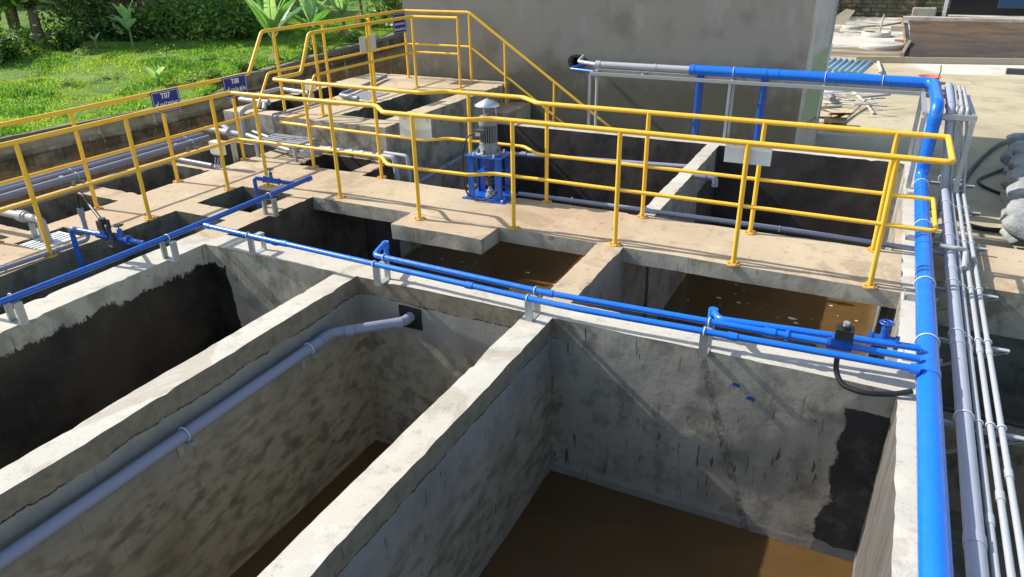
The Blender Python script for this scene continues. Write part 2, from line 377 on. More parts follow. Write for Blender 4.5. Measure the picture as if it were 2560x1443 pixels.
# voids: (x0,x1,y0,y1, floor z, wall material index, part)
MATS = [MT, MC, MP, W1, W2, W3, W5, W7, W8, WO, MF, W6]
iT, iC, iP, i1, i2, i3, i5, i7, i8, iO, iF, i6 = range(12)
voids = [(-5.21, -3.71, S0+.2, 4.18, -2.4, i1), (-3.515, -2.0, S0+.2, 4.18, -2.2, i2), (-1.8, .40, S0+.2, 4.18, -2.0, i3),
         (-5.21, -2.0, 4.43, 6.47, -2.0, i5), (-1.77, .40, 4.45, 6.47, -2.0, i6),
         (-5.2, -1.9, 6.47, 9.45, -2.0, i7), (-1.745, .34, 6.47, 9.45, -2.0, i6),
         (-6.2, -5.5, S0+.2, 4.72, -1.2, i8), (-6.2, -5.45, 4.98, 5.62, -1.2, i8),
         (-7.74, -7.04, 1.2, 3.55, -1.4, i8), (-7.74, -7.04, 3.72, 4.70, -1.4, i8), (-7.76, -7.02, 4.95, 5.93, -1.4, i8), (-7.80, -7.0, 6.15, 7.08, -1.4, i8),
         (-6.83, -6.44, 3.46, 3.93, -.35, i8),
         (-6.22, -5.42, 6.56, 7.08, -1.4, i7),
         # openings in the raised platform
         (-7.70, -7.12, 7.34, 8.10, -1.2, i7), (-7.75, -7.12, 8.25, 9.25, -1.2, i7), (-6.24, -5.53, 7.46, 9.38, -1.2, i8)]
# solids above: (x0,x1,y0,y1,height,top material, part)
solids = [(-8.0, .62, S0, 7.10, 0, iT, 'deck'),
          (-3.71, -3.515, S0+.2, 4.18, 0, iC, 'partition_wall'), (-2.0, -1.8, S0+.2, 4.18, 0, iC, 'partition_wall'),
          (-5.5, -5.21, S0, 4.3, 0, iC, 'partition_wall'), (-5.21, .40, 4.18, 4.43, 0, iC, 'cross_wall'),
          (-2.0, -1.77, 4.43, 6.47, 0, iT, 'partition_wall'), (.40, .62, S0, 9.45, 0, iC, 'outer_wall'),
          (-1.9, -1.745, 6.47, 9.45, 0, iC, 'partition_wall'), (-5.42, -5.2, 6.47, 7.10, 0, iT, 'partition_wall'),
          (-5.27, .62, 9.45, 9.66, 0, iC, 'outer_wall'),
          (-7.92, -5.27, 7.10, 10.46, PZ, iP, 'raised_platform')]
allx = [v for r in voids+solids for v in r[:2]]+[-5.27, .34]; ally = [v for r in voids+solids for v in r[2:4]]
Xc, Yc = sorted(set(allx)), sorted(set(ally))
ZTOPS = sorted({0., PZ, -.14}|{v[4] for v in voids}|{-2.6})
zs_all = fine(ZTOPS, .10)
def cell(x, y):
    h, mt, part, wall = -9, iC, None, iO
    for s_ in solids:
        if s_[0] < x < s_[1] and s_[2] < y < s_[3]: h, mt, part = s_[4], s_[5], s_[6]; pid = solids.index(s_)
    if part is None:
        for v in voids:
            if v[0] < x < v[1] and v[2] < y < v[3]: return (v[4], iF, 'tank_floor', v[5], 100+voids.index(v))
        return (-2.6, None, None, iO, -1)
    for v in voids:
        if v[0] < x < v[1] and v[2] < y < v[3]:
            if part == 'raised_platform' and v[3] <= 7.1: continue
            return (v[4], iF, 'tank_floor', v[5], 100+voids.index(v))
    return (h, mt, part, iO, pid)
def build_block():
    root = thing('concrete_tank_block', (-3.5, 4, 0), 'large open cast concrete tank block with pits, partition walls and a walkway slab', 'tank')
    fx, fy = fine(Xc, .06), fine(Yc, .06)
    nx, ny = len(fx)-1, len(fy)-1
    grid = [[cell((fx[i]+fx[i+1])/2, (fy[j]+fy[j+1])/2) for j in range(ny)] for i in range(nx)]
    out = (-2.6, None, None, iO, -1)
    parts = {}
    def P(key):
        if key not in parts: parts[key] = ({}, [], [], [])
        return parts[key]
    arris = set()
    for i in range(nx):
        for j in range(ny):
            h = grid[i][j][0]
            if grid[i][j][2] is None or h < -.5: continue
            for di, dj, a, b in ((-1, 0, (fx[i], fy[j]), (fx[i], fy[j+1])), (1, 0, (fx[i+1], fy[j]), (fx[i+1], fy[j+1])), (0, -1, (fx[i], fy[j]), (fx[i+1], fy[j])), (0, 1, (fx[i], fy[j+1]), (fx[i+1], fy[j+1]))):
                n = grid[i+di][j+dj] if 0 <= i+di < nx and 0 <= j+dj < ny else out
                if n[0] < h-.2: arris.add((*a, h)); arris.add((*b, h))
    cache = {}
    def V(pt, k):
        idx, vs, _, _ = pt
        if k not in idx:
            if k not in cache:
                q = wob(k)
                if k in arris:
                    v = Vector(k); w = noise.noise_vector(v*16)*.004; chip = max(0., noise.noise(v*11+Vector((5, 5, 5)))-.25)*.04
                    q = (q[0]+w.x, q[1]+w.y, q[2]-chip)
                cache[k] = q
            idx[k] = len(vs); vs.append(cache[k])
        return idx[k]
    def quad(pt, ks, m):
        pt[2].append(tuple(V(pt, k) for k in ks)); pt[3].append(m)
    for i in range(nx):
        for j in range(ny):
            c = grid[i][j]
            if c[2] is None: continue
            key = (c[2], (c[4] if c[4] < 100 else 100)+(.5 if c[2] == 'deck' and fx[i] > -2.0 and fy[j] > 6 else 0)); pt = P(key)
            x0, x1, y0, y1, h = fx[i], fx[i+1], fy[j], fy[j+1], c[0]
            quad(pt, [(x0, y0, h), (x1, y0, h), (x1, y1, h), (x0, y1, h)], c[1])
            for di, dj, a, b in ((-1, 0, (x0, y1), (x0, y0)), (1, 0, (x1, y0), (x1, y1)), (0, -1, (x0, y0), (x1, y0)), (0, 1, (x1, y1), (x0, y1))):
                ii, jj = i+di, j+dj
                n = grid[ii][jj] if 0 <= ii < nx and 0 <= jj < ny else out
                if n[0] >= h: continue
                zz = [z for z in zs_all if n[0]-1e-6 <= z <= h+1e-6]
                for za, zb in zip(zz, zz[1:]):
                    quad(pt, [(a[0], a[1], za), (b[0], b[1], za), (b[0], b[1], zb), (a[0], a[1], zb)], n[3])
    for (nm, _), (idx, vs, fs, ms) in parts.items():
        m = MB(); m.v = vs; m.f = fs; m.mi = ms; m.sm = [False]*len(fs); m.build(nm, MATS, root, smooth=True)
    # walkway slab over the two tanks with brown water, with the ledge that carries the mixer side step
    sl_ = MB()
    wob_box(sl_, (-5.21, 5.64, -.14), (-2.0, 6.49, 0), .085, 1, 0); wob_box(sl_, (-1.77, 5.64, -.14), (.40, 6.49, 0), .085, 1, 0)
    sl_.build('walkway_slab', [MT, MSLAB], root, smooth=True)
    sj = MB(); wob_box(sj, (-3.96, 5.30, -.15), (-2.98, 5.637, -.002), .06, 1, 0, 1.3); sj.build('slab_ledge', [MT, MSLAB], root, smooth=True)
    hm = MB(); wob_box(hm, (-3.12, 4.172, -.36), (-2.91, 4.178, -.17), .03, 0); o = hm.build('opening_shade_plate', [mat('painted_hole_shade', (.008, .007, .006), .9)], root)  # thin plate on the wall, painted as the shade inside the pipe hole
    for (x, z, s_) in ((-.5, -.2, .028), (-.4, -.28, .032), (.0, -.33, .010)):
        q = MB(); q.add([(x-s_, 4.172, z-s_*.3), (x+s_*.9, 4.172, z-s_*.5), (x+s_*.7, 4.172, z+s_*.35), (x-s_*.2, 4.172, z+s_*.5), (x-s_*.7, 4.172, z+s_*.1)], [(0, 1, 2, 3, 4)])
        q.build('paint_blob', [MBD], root)
    # brown cement chips and the rough mortar fillet in tank corners
    return root
build_block()

# ------------------------------------------------------------------ water
def water(x0, x1, y0, y1, z, m):
    b = MB().add([(x0, y0, z), (x1, y0, z), (x1, y1, z), (x0, y1, z)], [(0, 1, 2, 3)])
    return tag(b.build('water', m, base=((x0+x1)/2, (y0+y1)/2, z)), kind='structure')
water(-5.25, -3.67, S0, 4.2, -1.9, MWD); water(-3.56, -1.96, S0, 4.2, -1.62, MWB); water(-1.84, .44, S0, 4.2, -1.36, MWB)
water(-5.25, -1.95, 4.4, 9.5, -1.33, MWB); water(-1.82, .44, 4.42, 9.5, -1.33, MWB)
water(-6.25, -5.45, S0, 4.76, -.62, MWN); water(-6.25, -5.4, 4.94, 5.66, -.42, MWN)
for yy in ((1.2, 3.6), (3.7, 4.75), (4.9, 6), (6.1, 7.1)): water(-7.8, -6.98, yy[0], yy[1], -.75, MWD)
water(-6.27, -5.38, 6.5, 7.09, -.8, MWD)
def foam(spots, z, lab):
    m = MB()
    for (x, y, r) in spots:
        n = 9; a0 = random.random()*6
        m.add([(x+math.cos(a0+k*6.283/n)*r*random.uniform(.5, 1.2), y+math.sin(a0+k*6.283/n)*r*random.uniform(.3, .8), z+.003) for k in range(n)], [tuple(range(n))])
    tag(m.build('foam', MFOAM, base=(spots[0][0], spots[0][1], z)), lab, 'foam', kind='stuff')
foam([(*at(px, py, z=-1.33).xy, r) for px, py, r in ((1840, 712, .02), (1797, 745, .035), (1847, 757, .03), (1838, 735, .012), (1868, 760, .012), (2078, 765, .025), (2140, 802, .025), (2094, 790, .015), (1980, 797, .05), (1945, 794, .012), (1990, 808, .03), (1800, 765, .012), (1900, 770, .01), (1720, 750, .015), (1860, 728, .01), (2030, 800, .01))], -1.33, 'scattered pale foam flecks on the brown water of the right tank')
foam([(*at(px, py, z=-1.33).xy, r) for px, py, r in ((1155, 655, .02), (1190, 658, .012), (1105, 648, .02), (1196, 678, .012), (1320, 682, .03), (1385, 712, .02), (1060, 660, .015), (1240, 640, .012), (1276, 722, .015), (1400, 680, .01))], -1.33, 'scattered pale foam flecks on the brown water of the middle tank')

# ------------------------------------------------------------------ railings
TR, MR = .0215, .0165
def post(root, x, y, z0, z1, fl=True):
    p = MB().tube([(x, y, z0), (x, y, z1)], .0195, 14).build('post', MY, root)
    if fl:
        f = MB().cyl((x, y, z0-.004), .056, .012, 20)
        for a in range(4):
            f.cyl((x+.042*math.cos(a*1.571+.6), y+.042*math.sin(a*1.571+.6), z0+.008), .008, .012, 6)
        f.build('flange', MY, p)
def bar(root, name, pts, r, fil=.05): return MB().tube(pts, r, 14, fil).build(name, MY, root)
# south rail: walkway side facing the viewer, with the left return along the pit row
rs = thing('safety_railing', (-3, 5.65, 0), 'near yellow railing turning the corner along the front edge of the walkway', 'railing', 'yellow pipe railings round the walkway')
bar(rs, 'top_rail', [(-6.24, 1.2, 1), (-6.25, 5.73, 1), (-4.34, 5.75, 1), (-4.11, 5.53, 1), (-3.22, 5.55, 1), (-3.04, 5.68, 1), (.53, 5.66, 1), (.53, 6.43, 1)], TR)
bar(rs, 'mid_rail', [(-6.24, 1.2, .5), (-6.25, 5.73, .5), (-4.34, 5.75, .5), (-4.11, 5.53, .5), (-3.22, 5.55, .5), (-3.04, 5.68, .5), (.53, 5.66, .5), (.53, 6.43, .5)], MR)
for (x, y) in ((-6.24, 2.4), (-6.24, 3.42), (-6.24, 4.44), (-6.24, 5.46), (-5.93, 5.745), (-4.92, 5.745), (-3.79, 5.53), (-2.84, 5.675), (-1.85, 5.67), (-.83, 5.665), (.19, 5.662)): post(rs, x, y, 0, 1)
# north rail: back edge, climbs onto the platform
rn = thing('safety_railing', (-3, 6.45, 0), 'middle yellow railing along the walkway back edge that climbs onto the platform', 'railing', 'yellow pipe railings round the walkway')
IX, IYN = -6.42, 9.56
for z, r in ((1, TR), (.5, MR)):
    bar(rn, 'top_rail' if z == 1 else 'mid_rail', [(.53, 6.435, z), (-2.95, 6.45, z), (-3.2, 6.66, z), (-4.1, 6.66, z), (-4.3, 6.49, z), (IX, 6.56, z), (IX, 7.05, z), (IX, 7.28, z+PZ+.02), (IX, IYN, z+PZ+.02), (-5.64, IYN, z+PZ+.02)], r)
for (x, y) in ((.18, 6.43), (-.83, 6.435), (-1.84, 6.44), (-2.86, 6.47), (-3.84, 6.66), (-4.94, 6.515), (-5.95, 6.54)): post(rn, x, y, 0, 1)
for y in (7.36, at(917, 70, x=IX).y, IYN): post(rn, IX, y, PZ, PZ+1.02)
post(rn, -5.64, IYN, PZ, PZ+1.02)
# outer rail: west side, platform and stair
ro = thing('safety_railing', (-7, 5.5, 0), 'far yellow railing beside the grass bank, sloping down along the grey building', 'railing', 'yellow pipe railings round the walkway')
OX, OYN = -7.01, 10.22
for z, r, nm in ((1, TR, 'top_rail'), (.5, MR, 'mid_rail')):
    bar(ro, nm, [(OX-.02, 1.2, z), (OX, 6.78, z), (OX, 7.1, z+PZ+.04), (OX, OYN, z+PZ+.04), (-5.82, OYN, z+PZ+.04), (-3.45, OYN, z-1.12)], r)
for y in (2.4, 3.41, 4.43, 5.45, 6.47): post(ro, OX, y, 0, 1)
for y in (7.3, at(806, 66, x=OX).y, at(922, 49, x=OX).y, OYN): post(ro, OX, y, PZ, PZ+1.04)
post(ro, -5.82, OYN, PZ, PZ+1.04, False)
def srz(x): return PZ+1.04+(x+5.82)*(-.12-PZ-1.04)/(2.37)
post(ro, -5.22, OYN, .12, srz(-5.22)); post(ro, -4.40, OYN, -.42, srz(-4.40))
# staircase down between tank and building
sc_ = thing('staircase', (-5.0, 10.0, -.9), 'concrete steps going down from the platform beside the grey building wall', 'stairs')
m = MB()
for k in range(5):
    wob_box(m, (-5.265+k*.36, 9.67, -.9), (-4.905+k*.36-.002, 10.46, .12-k*.24), .09, 0, 1)
m.build('steps', [WO, MP], sc_)

# ------------------------------------------------------------------ signs
def lettering(txt, size, mtl, parent, origin, bold=.0012, sx=1.0, facing='+x'):
    cu = bpy.data.curves.new('lettering', 'FONT'); cu.body = txt; cu.size = size; cu.align_x = 'CENTER'; cu.extrude = .0006; cu.offset = bold
    o = bpy.data.objects.new('tmp', cu); COL.objects.link(o)
    dg = bpy.context.evaluated_depsgraph_get(); me = bpy.data.meshes.new_from_object(o.evaluated_get(dg)); bpy.data.objects.remove(o)
    off = parent_off(parent); 
    for v in me.vertices:
        X, Y, Z = v.co; X *= sx
        v.co = Vector((Z, X, Y))+Vector(origin)-off
    me.materials.clear(); me.materials.append(mtl)
    q = bpy.data.objects.new('lettering', me); COL.objects.link(q); q.parent = parent; return q
def plate_x(name, y0, y1, z0, z1, x, label):      # enamel plate seen from +x
    r = thing(name, (x, (y0+y1)/2, z0), label, 'sign', 'blue enamel signs on the far railing')
    MB().box((x-.003, y0, z0), (x, y1, z1)).build('panel', MNAVY, r)
    b = MB(); e = .012
    for a, c in (((y0+e, z0+e), (y1-e, z0+e+.004)), ((y0+e, z1-e-.004), (y1-e, z1-e)), ((y0+e, z0+e+.004), (y0+e+.004, z1-e-.004)), ((y1-e-.004, z0+e+.004), (y1-e, z1-e-.004))):
        b.box((x+.0005, a[0], a[1]), (x+.0015, c[0], c[1]))
    b.build('border', MWT, r); return r
s7 = plate_x('tank_sign', 5.32, 5.68, .785, 1.02, -6.975, 'dark blue sign reading T07 hanging on the far yellow railing')
lettering('T07', .082, MWT, s7, (-6.974, 5.5, .935), .0012, .95); lettering('BỂ KHỬ TRÙNG', .062, MWT, s7, (-6.974, 5.5, .845), .0009, .66)
s8 = plate_x('tank_sign', 6.32, 6.69, .77, 1.02, -6.975, 'dark blue sign reading T08 hanging on the far yellow railing before the platform')
lettering('T08', .082, MWT, s8, (-6.974, 6.505, .93), .0012, .95); lettering('BỂ CHỨA BÙN', .062, MWT, s8, (-6.974, 6.505, .835), .0009, .74)
s9 = plate_x('warning_sign', 9.86, 10.2, 1.14, 1.44, -6.975, 'dark blue warning sign with a red heading high on the platform railing')
lettering('CẢNH BÁO', .05, MRD, s9, (-6.974, 10.03, 1.36), .001, .8)
lettering('KHU VỰC NGUY HIỂM NƯỚC SÂU', .042, MWT, s9, (-6.974, 10.03, 1.265), .0006, .42); lettering('ĐỀ PHÒNG ĐUỐI NƯỚC', .045, MWT, s9, (-6.974, 10.03, 1.185), .0008, .58)
def plate_back(p0, p1, zb, zt, label, mtl, name='sign_panel'):
    mid = (Vector(p0)+Vector(p1))/2
    r = thing(name, (mid.x, mid.y, zb), label, 'sign', 'blank sign backs hung on the railings')
    p0, p1 = Vector(p0), Vector(p1); d = (p1-p0).normalized(); n = Vector((-d.y, d.x, 0))*.003
    vs = [Vector((q.x, q.y, z))+s_ for z in (zb, zt) for q, s_ in ((p0, -n), (p1, -n), (p1, n), (p0, n))]
    MB().add(vs, [(3, 2, 1, 0), (4, 5, 6, 7), (0, 1, 5, 4), (1, 2, 6, 5), (2, 3, 7, 6), (3, 0, 4, 7)]).build('panel', mtl, r)
    b = MB()
    for t in (.15, .85):
        q = p0.lerp(p1, t); b.cyl((q.x, q.y, zt-.02), .006, .03, 8)
    b.build('wire_tie', MZ, r)
plate_back((-3.965, 5.575, 0), (-3.62, 5.578, 0), .775, .97, 'blank white sign back on the near railing left of the mixer motor', MCRM)
plate_back((-1.005, 5.70, 0), (-.655, 5.70, 0), .83, 1.0, 'blank pale grey sign back on the near railing over the far right tank', MW)
yy0, yy1 = at(896, 78, x=-6.45).y, at(936, 70, x=-6.45).y
plate_back((-6.45, yy0, 0), (-6.45, yy1, 0), PZ+.66, PZ+.86, 'blank cream sign back on the platform railing in front of the grass', MCRM)

# ------------------------------------------------------------------ pipes, clamps and brackets
def clamp(mb, c, R, axis, mi=0):        # U bolt
    mb.torus(c, R+.005, .005, axis, 20, 0, 360, mi)
def bracket_y(x, y, r, zc, label, s=.125, group='square steel pipe stands on the tank walls'):   # pipe runs along x; frame stands in the y-z plane
    t = thing('pipe_stand', (x, y, 0), label, 'pipe stand', group)
    top = zc-r-.002; w = .055
    f = MB(); y0, y1 = y-s*.35, y+s*.65
    f.box((x-w/2, y0, -.004), (x+w/2, y1, .006)); f.box((x-w/2, y0, top-.006), (x+w/2, y1, top))
    f.box((x-w/2, y0, .006), (x+w/2, y0+.006, top-.006)); f.box((x-w/2, y1-.006, .006), (x+w/2, y1, top-.006))
    f.box((x+w/2-.006, y0+.006, .006), (x+w/2, y0+.022, top-.006)); f.box((x+w/2-.006, y1-.022, .006), (x+w/2, y1-.006, top-.006))
    f.build('frame', MS, t); return t
def bracket_x(x, y, r, zc, label, s=.14, z0=0., group='square steel pipe stands on the tank walls'):
    t = thing('pipe_stand', (x, y, z0), label, 'pipe stand', group)
    top = zc-r-.002; w = .055; x0, x1 = x-s*.4, x+s*.6
    f = MB(); f.box((x0, y-w/2, z0-.004), (x1, y+w/2, z0+.006)); f.box((x0, y-w/2, top-.006), (x1, y+w/2, top))
    f.box((x0, y-w/2, z0+.006), (x0+.006, y+w/2, top-.006)); f.box((x1-.006, y-w/2, z0+.006), (x1, y+w/2, top-.006))
    f.box((x0+.006, y-w/2, z0+.006), (x0+.022, y-w/2+.006, top-.006)); f.box((x1-.022, y-w/2, z0+.006), (x1-.006, y-w/2+.006, top-.006))
    f.build('frame', MS, t); return t
def ubolt(t, c, r, axis):
    m = MB(); clamp(m, c, r, axis); m.build('clamp', MZ, t)
def sleeve(mb, c, r, h, axis, mi=0): mb.cyl(Vector(c)-Vector(axis).normalized()*h/2, r, h, 16, mi, None, axis)
def sleeves(root, mtl, items, name='coupling'):
    for c, r, h, ax in items:
        q = MB(); sleeve(q, c, r, h, ax); q.build(name, mtl, root)
def valve(root, p, axis, r, body, wheel=MIRON, h=.13, wr=.042):
    ax = Vector(axis).normalized(); p = Vector(p)
    m = MB(); m.cyl(p-ax*.075, r*1.35, .15, 14, axis=ax); m.cyl(p-ax*.085, r*1.75, .022, 8, axis=ax); m.cyl(p+ax*.063, r*1.75, .022, 8, axis=ax)
    m.cyl(p, r*1.15, h*.55, 12, r2=r*.8); m.cyl(p+Vector((0, 0, h*.55)), r*1.0, .018, 6)
    v = m.build('valve', body, root)
    w = MB(); w.cyl(p+Vector((0, 0, h*.5)), .006, h*.55, 8); c = p+Vector((0, 0, h))
    w.torus(c, wr, .007, (0, 0, 1), 18)
    for k in range(5):
        a = k*1.2566; w.tube([c, c+Vector((math.cos(a)*wr, math.sin(a)*wr, 0))], .005, 6)
    w.build('hand_wheel', wheel, v); return v

BX, BZ, BR = .535, .125, .062
# big blue header with its two elbows and the elevated run
bp_ = thing('blue_main_pipe', (BX, 5, BZ), 'thick bright blue main pipe along the right wall top and the grey building', 'pipe')
hz, hy, vy = .87, 9.78, 8.42
m = MB(); m.tube([(BX, S0, BZ), (BX, vy, BZ), (BX, vy, hz), (BX, hy, hz), (-2.27, hy, hz)], BR, 26, .12)
m.build('pipe', MB_, bp_)
sleeves(bp_, MB_, [((BX, y, BZ), BR+.004, .09, (0, 1, 0)) for y in (4.2, 5.6, 6.35, 7.9)]+[((x, hy, hz), BR+.005, .07, (1, 0, 0)) for x in (-2.25, -1.35, -1.2)]+[((BX, vy, z), BR+.005, .06, (0, 0, 1)) for z in (BZ+.16, hz-.15)])
for x in (-2.14, -1.33):
    MB().tube([(x, hy+.0, hz), (x, hy, -.6)], .046, 18).build('drop_pipe', MBD, bp_)
for k, (y, wd) in enumerate(((.9, 1), (2.45, 1), (4.62, 0), (5.55, 1), (6.85, 1), (8.15, 1))):
    lab = ['nearest', 'second nearest', 'middle', 'fourth', 'fifth', 'farthest'][k]
    t = thing('pipe_saddle', (BX, y, 0), f'steel saddle under the thick blue pipe, {lab} of six', 'pipe saddle', 'saddles under the thick blue pipe')
    f = MB(); f.box((BX-.115, y-.045, -.003), (BX+.09, y+.045, .006)); f.box((BX-.115, y-.045, .006), (BX-.109, y+.045, .05)); f.box((BX-.1, y-.04, .052), (BX+.1, y-.034, .006))
    f.build('plate', MS, t); ubolt(t, (BX, y, BZ), BR, (0, 1, 0))

# blue distribution pipes over the cross wall
r1 = .0215
bc = thing('blue_branch_pipe', (-2, 4.28, .2), 'longest thin blue pipe, crossing the tanks from left corner to thick blue pipe', 'pipe', 'thin blue pipes over the cross wall')
ZC = .185
m = MB(); m.tube([(-5.16, 4.18, ZC), (-3.3, 4.10, ZC), (-1.64, 4.04, ZC), (.48, 4.15, ZC)], r1, 16, .3); m.build('pipe', MB_, bc)
sleeves(bc, MB_, [((x, y, ZC), r1+.005, .06, (1, -.02, 0)) for x, y in ((-5.12, 4.178), (-4.2, 4.14), (-2.4, 4.067), (-.55, 4.096))]+[((.455, 4.148, ZC), r1+.009, .05, (1, 0, 0))])
bd = thing('blue_branch_pipe', (-1.5, 4.3, .2), 'thin blue pipe starting at an elbow over the middle tank beside the longest', 'pipe', 'thin blue pipes over the cross wall')
m = MB(); m.tube([(-3.44, 4.50, -.5), (-3.44, 4.50, ZC+.005), (-3.36, 4.235, ZC+.005), (-1.82, 4.175, ZC+.005), (.48, 4.27, ZC+.005)], r1, 16, .05)
m.build('pipe', MB_, bd)
sleeves(bd, MB_, [((-3.44, 4.50, ZC-.02), r1+.007, .06, (0, 0, 1)), ((-1.82, 4.175, ZC+.005), r1+.005, .06, (1, 0, 0)), ((-.35, 4.236, ZC+.005), r1+.007, .07, (1, 0, 0)), ((-.25, 4.24, ZC+.005), r1+.012, .02, (1, 0, 0))])
# solenoid valve on it
sv = MB(); sv.cyl((-.02, 4.248, ZC+.005), r1*1.7, .14, 14, axis=(1, .03, 0)); sv.box((-.02+.02, 4.248-.04, ZC), (.11, 4.248+.04, ZC+.06)); v_ = sv.build('valve_body', MBD, bd)
sv = MB(); sv.box((.015, 4.20, ZC+.06), (.115, 4.285, ZC+.125)); sv.cyl((.065, 4.243, ZC+.125), .03, .022, 16); sv.build('coil', MBLK, v_)
MB().cyl((.065, 4.243, ZC+.147), .018, .02, 12).build('cap', MALU, v_)
b3 = thing('blue_branch_pipe', (-.3, 4.42, .22), 'thin blue pipe with a blue hand valve starting over the right tank', 'pipe', 'thin blue pipes over the cross wall')
E3 = at(1775, 790, z=ZC+.03)
m = MB(); m.tube([(E3.x, E3.y+.10, -.3), (E3.x, E3.y+.10, ZC+.02), (E3.x+.06, E3.y, ZC+.02), (.48, 4.375, ZC+.02)], r1, 16, .04)
sleeve(m, (E3.x, E3.y+.10, ZC), r1+.010, .07, (0, 0, 1)); m.build('pipe', MB_, b3)
valve(b3, (.28, 4.385, ZC+.02), (1, 0, 0), r1*1.2, MBD, MBD, .12, .036)
for px, py, lab in ((640, 600, 'west end of the cross wall'), (957, 668, 'middle tank, where the second blue pipe begins'), (1365, 757, 'junction with the second partition wall'), (1815, 850, 'right tank, casting a clear shadow')):
    p = at(px, py+8, z=ZC)
    k = [640, 957, 1365, 1815].index(px)
    X = [-4.62, -3.26, -1.93, -.72][k]; Y = [4.155, 4.098, 4.053, 4.087][k]
    t = bracket_y(X, Y+.06, r1, ZC, 'square steel stand under the blue pipes, '+lab, .15)
    ubolt(t, (X, Y, ZC), r1, (1, 0, 0))
    if k: ubolt(t, (X, [0, 4.23, 4.18, 4.22][k], ZC+.005), r1, (1, 0, 0))
# left blue line along the channel
bl = thing('blue_branch_pipe', (-5.18, 4, .2), 'blue pipe beside the left channel with a capped end near the walkway corner', 'pipe', 'thin blue pipes over the cross wall')
ZL = .20
m = MB(); m.tube([(-5.28, 1.0, ZL), (-5.20, 3.2, ZL), (-5.19, 4.2, ZL), (-5.22, 5.62, ZL)], .0245, 16, .2); m.cyl((-5.22, 5.60, ZL), .029, .06, 14, axis=(0, 1, 0)); m.build('pipe', MBL, bl)
e = Vector((-5.2, 3.62, ZL)); a = at(175, 565, z=.26); 
pA = at(175, 566, z=.27); pB = at(360, 608, z=ZL)
m = MB(); m.tube([(pA.x, pA.y, -.25), (pA.x, pA.y, .25), (pB.x, pB.y, ZL)], .022, 14, .04); m.build('branch', MBL, bl)
d = (Vector((pB.x, pB.y, ZL))-Vector((pA.x, pA.y, .25)))
c1 = Vector((pA.x, pA.y, .25))+d*.50
m = MB(); m.cyl(c1-d*.12, .034, .07, 14, axis=d); m.cyl(c1-d*.03, .036, .06, 14, axis=d); m.box(c1-Vector((.03, .035, -.02)), c1+Vector((.03, .035, .06))); sv_ = m.build('valve_body', MBD, bl)
MB().box(c1+Vector((-.045, -.035, .06)), c1+Vector((.03, .04, .135))).cyl(c1+Vector((-.005, 0, .135)), .03, .02, 14).build('coil', MBLK, sv_)
valve(bl, c1+d*.2, d, .024, MBD, MIRON, .12, .036)
# riser at small pit
qa, qb = at(634, 438, z=.33), at(742, 458, z=.30)
qa = Vector((-5.95, 5.5, .33)) if qa.x < -9 else qa
m = MB(); m.tube([(qa.x, qa.y, -.4), (qa.x, qa.y, .30), (-5.215, 5.42, ZL+.005)], .020, 14, .03); m.build('branch', MBD, bl)
valve(bl, Vector((qa.x, qa.y, .30)).lerp(Vector((-5.215, 5.42, ZL+.005)), .42), Vector((-5.215, 5.42, ZL))-Vector((qa.x, qa.y, .3)), .02, MBD, MIRON, .12, .034)
for (x, y, lab) in ((-5.24, 2.52, 'nearest of the three along the left blue pipe'), (-5.18, 3.80, 'second along the left blue pipe, by its tee'), (-5.2, 5.02, 'farthest along the left blue pipe, on the small pit edge')):
    t = bracket_x(x-.02, y, .0245, ZL, 'small square steel stand, '+lab, .15); ubolt(t, (x, y, ZL), .0245, (0, 1, 0))

# pvc pipe on the wall of the second tank
gp = thing('grey_pvc_pipe', (-3.4, 2.5, -.3), 'long grey plastic pipe inside the second tank running into a square hole', 'pipe')
gx = -3.43; gz = -.27
MB().tube([(gx, S0, gz-.02), (gx, 3.72, gz), (-3.03, 4.10, gz+.0), (-2.98, 4.35, gz+.05)], .041, 22, .05).build('pipe', MG, gp)
sleeves(gp, MG, [((gx, 3.62, gz), .046, .08, (0, 1, 0)), ((-3.06, 4.06, gz), .046, .07, (.75, .7, 0)), ((-3.33, 3.80, gz), .046, .07, (.75, .7, 0))])
for y, lab in ((1.05, 'nearest'), (2.32, 'middle'), (3.45, 'farthest')):
    t = thing('wall_bracket', (gx, y, gz-.05), f'small steel bracket under the grey pipe in the second tank, {lab} of three', 'bracket', 'brackets under the grey pipe in the second tank')
    MB().box((-3.52, y-.02, gz-.052), (-3.36, y+.02, gz-.044)).box((-3.512, y-.02, gz-.19), (-3.504, y+.02, gz-.062)).build('angle', MS, t); ubolt(t, (gx, y, gz), .041, (0, 1, 0))

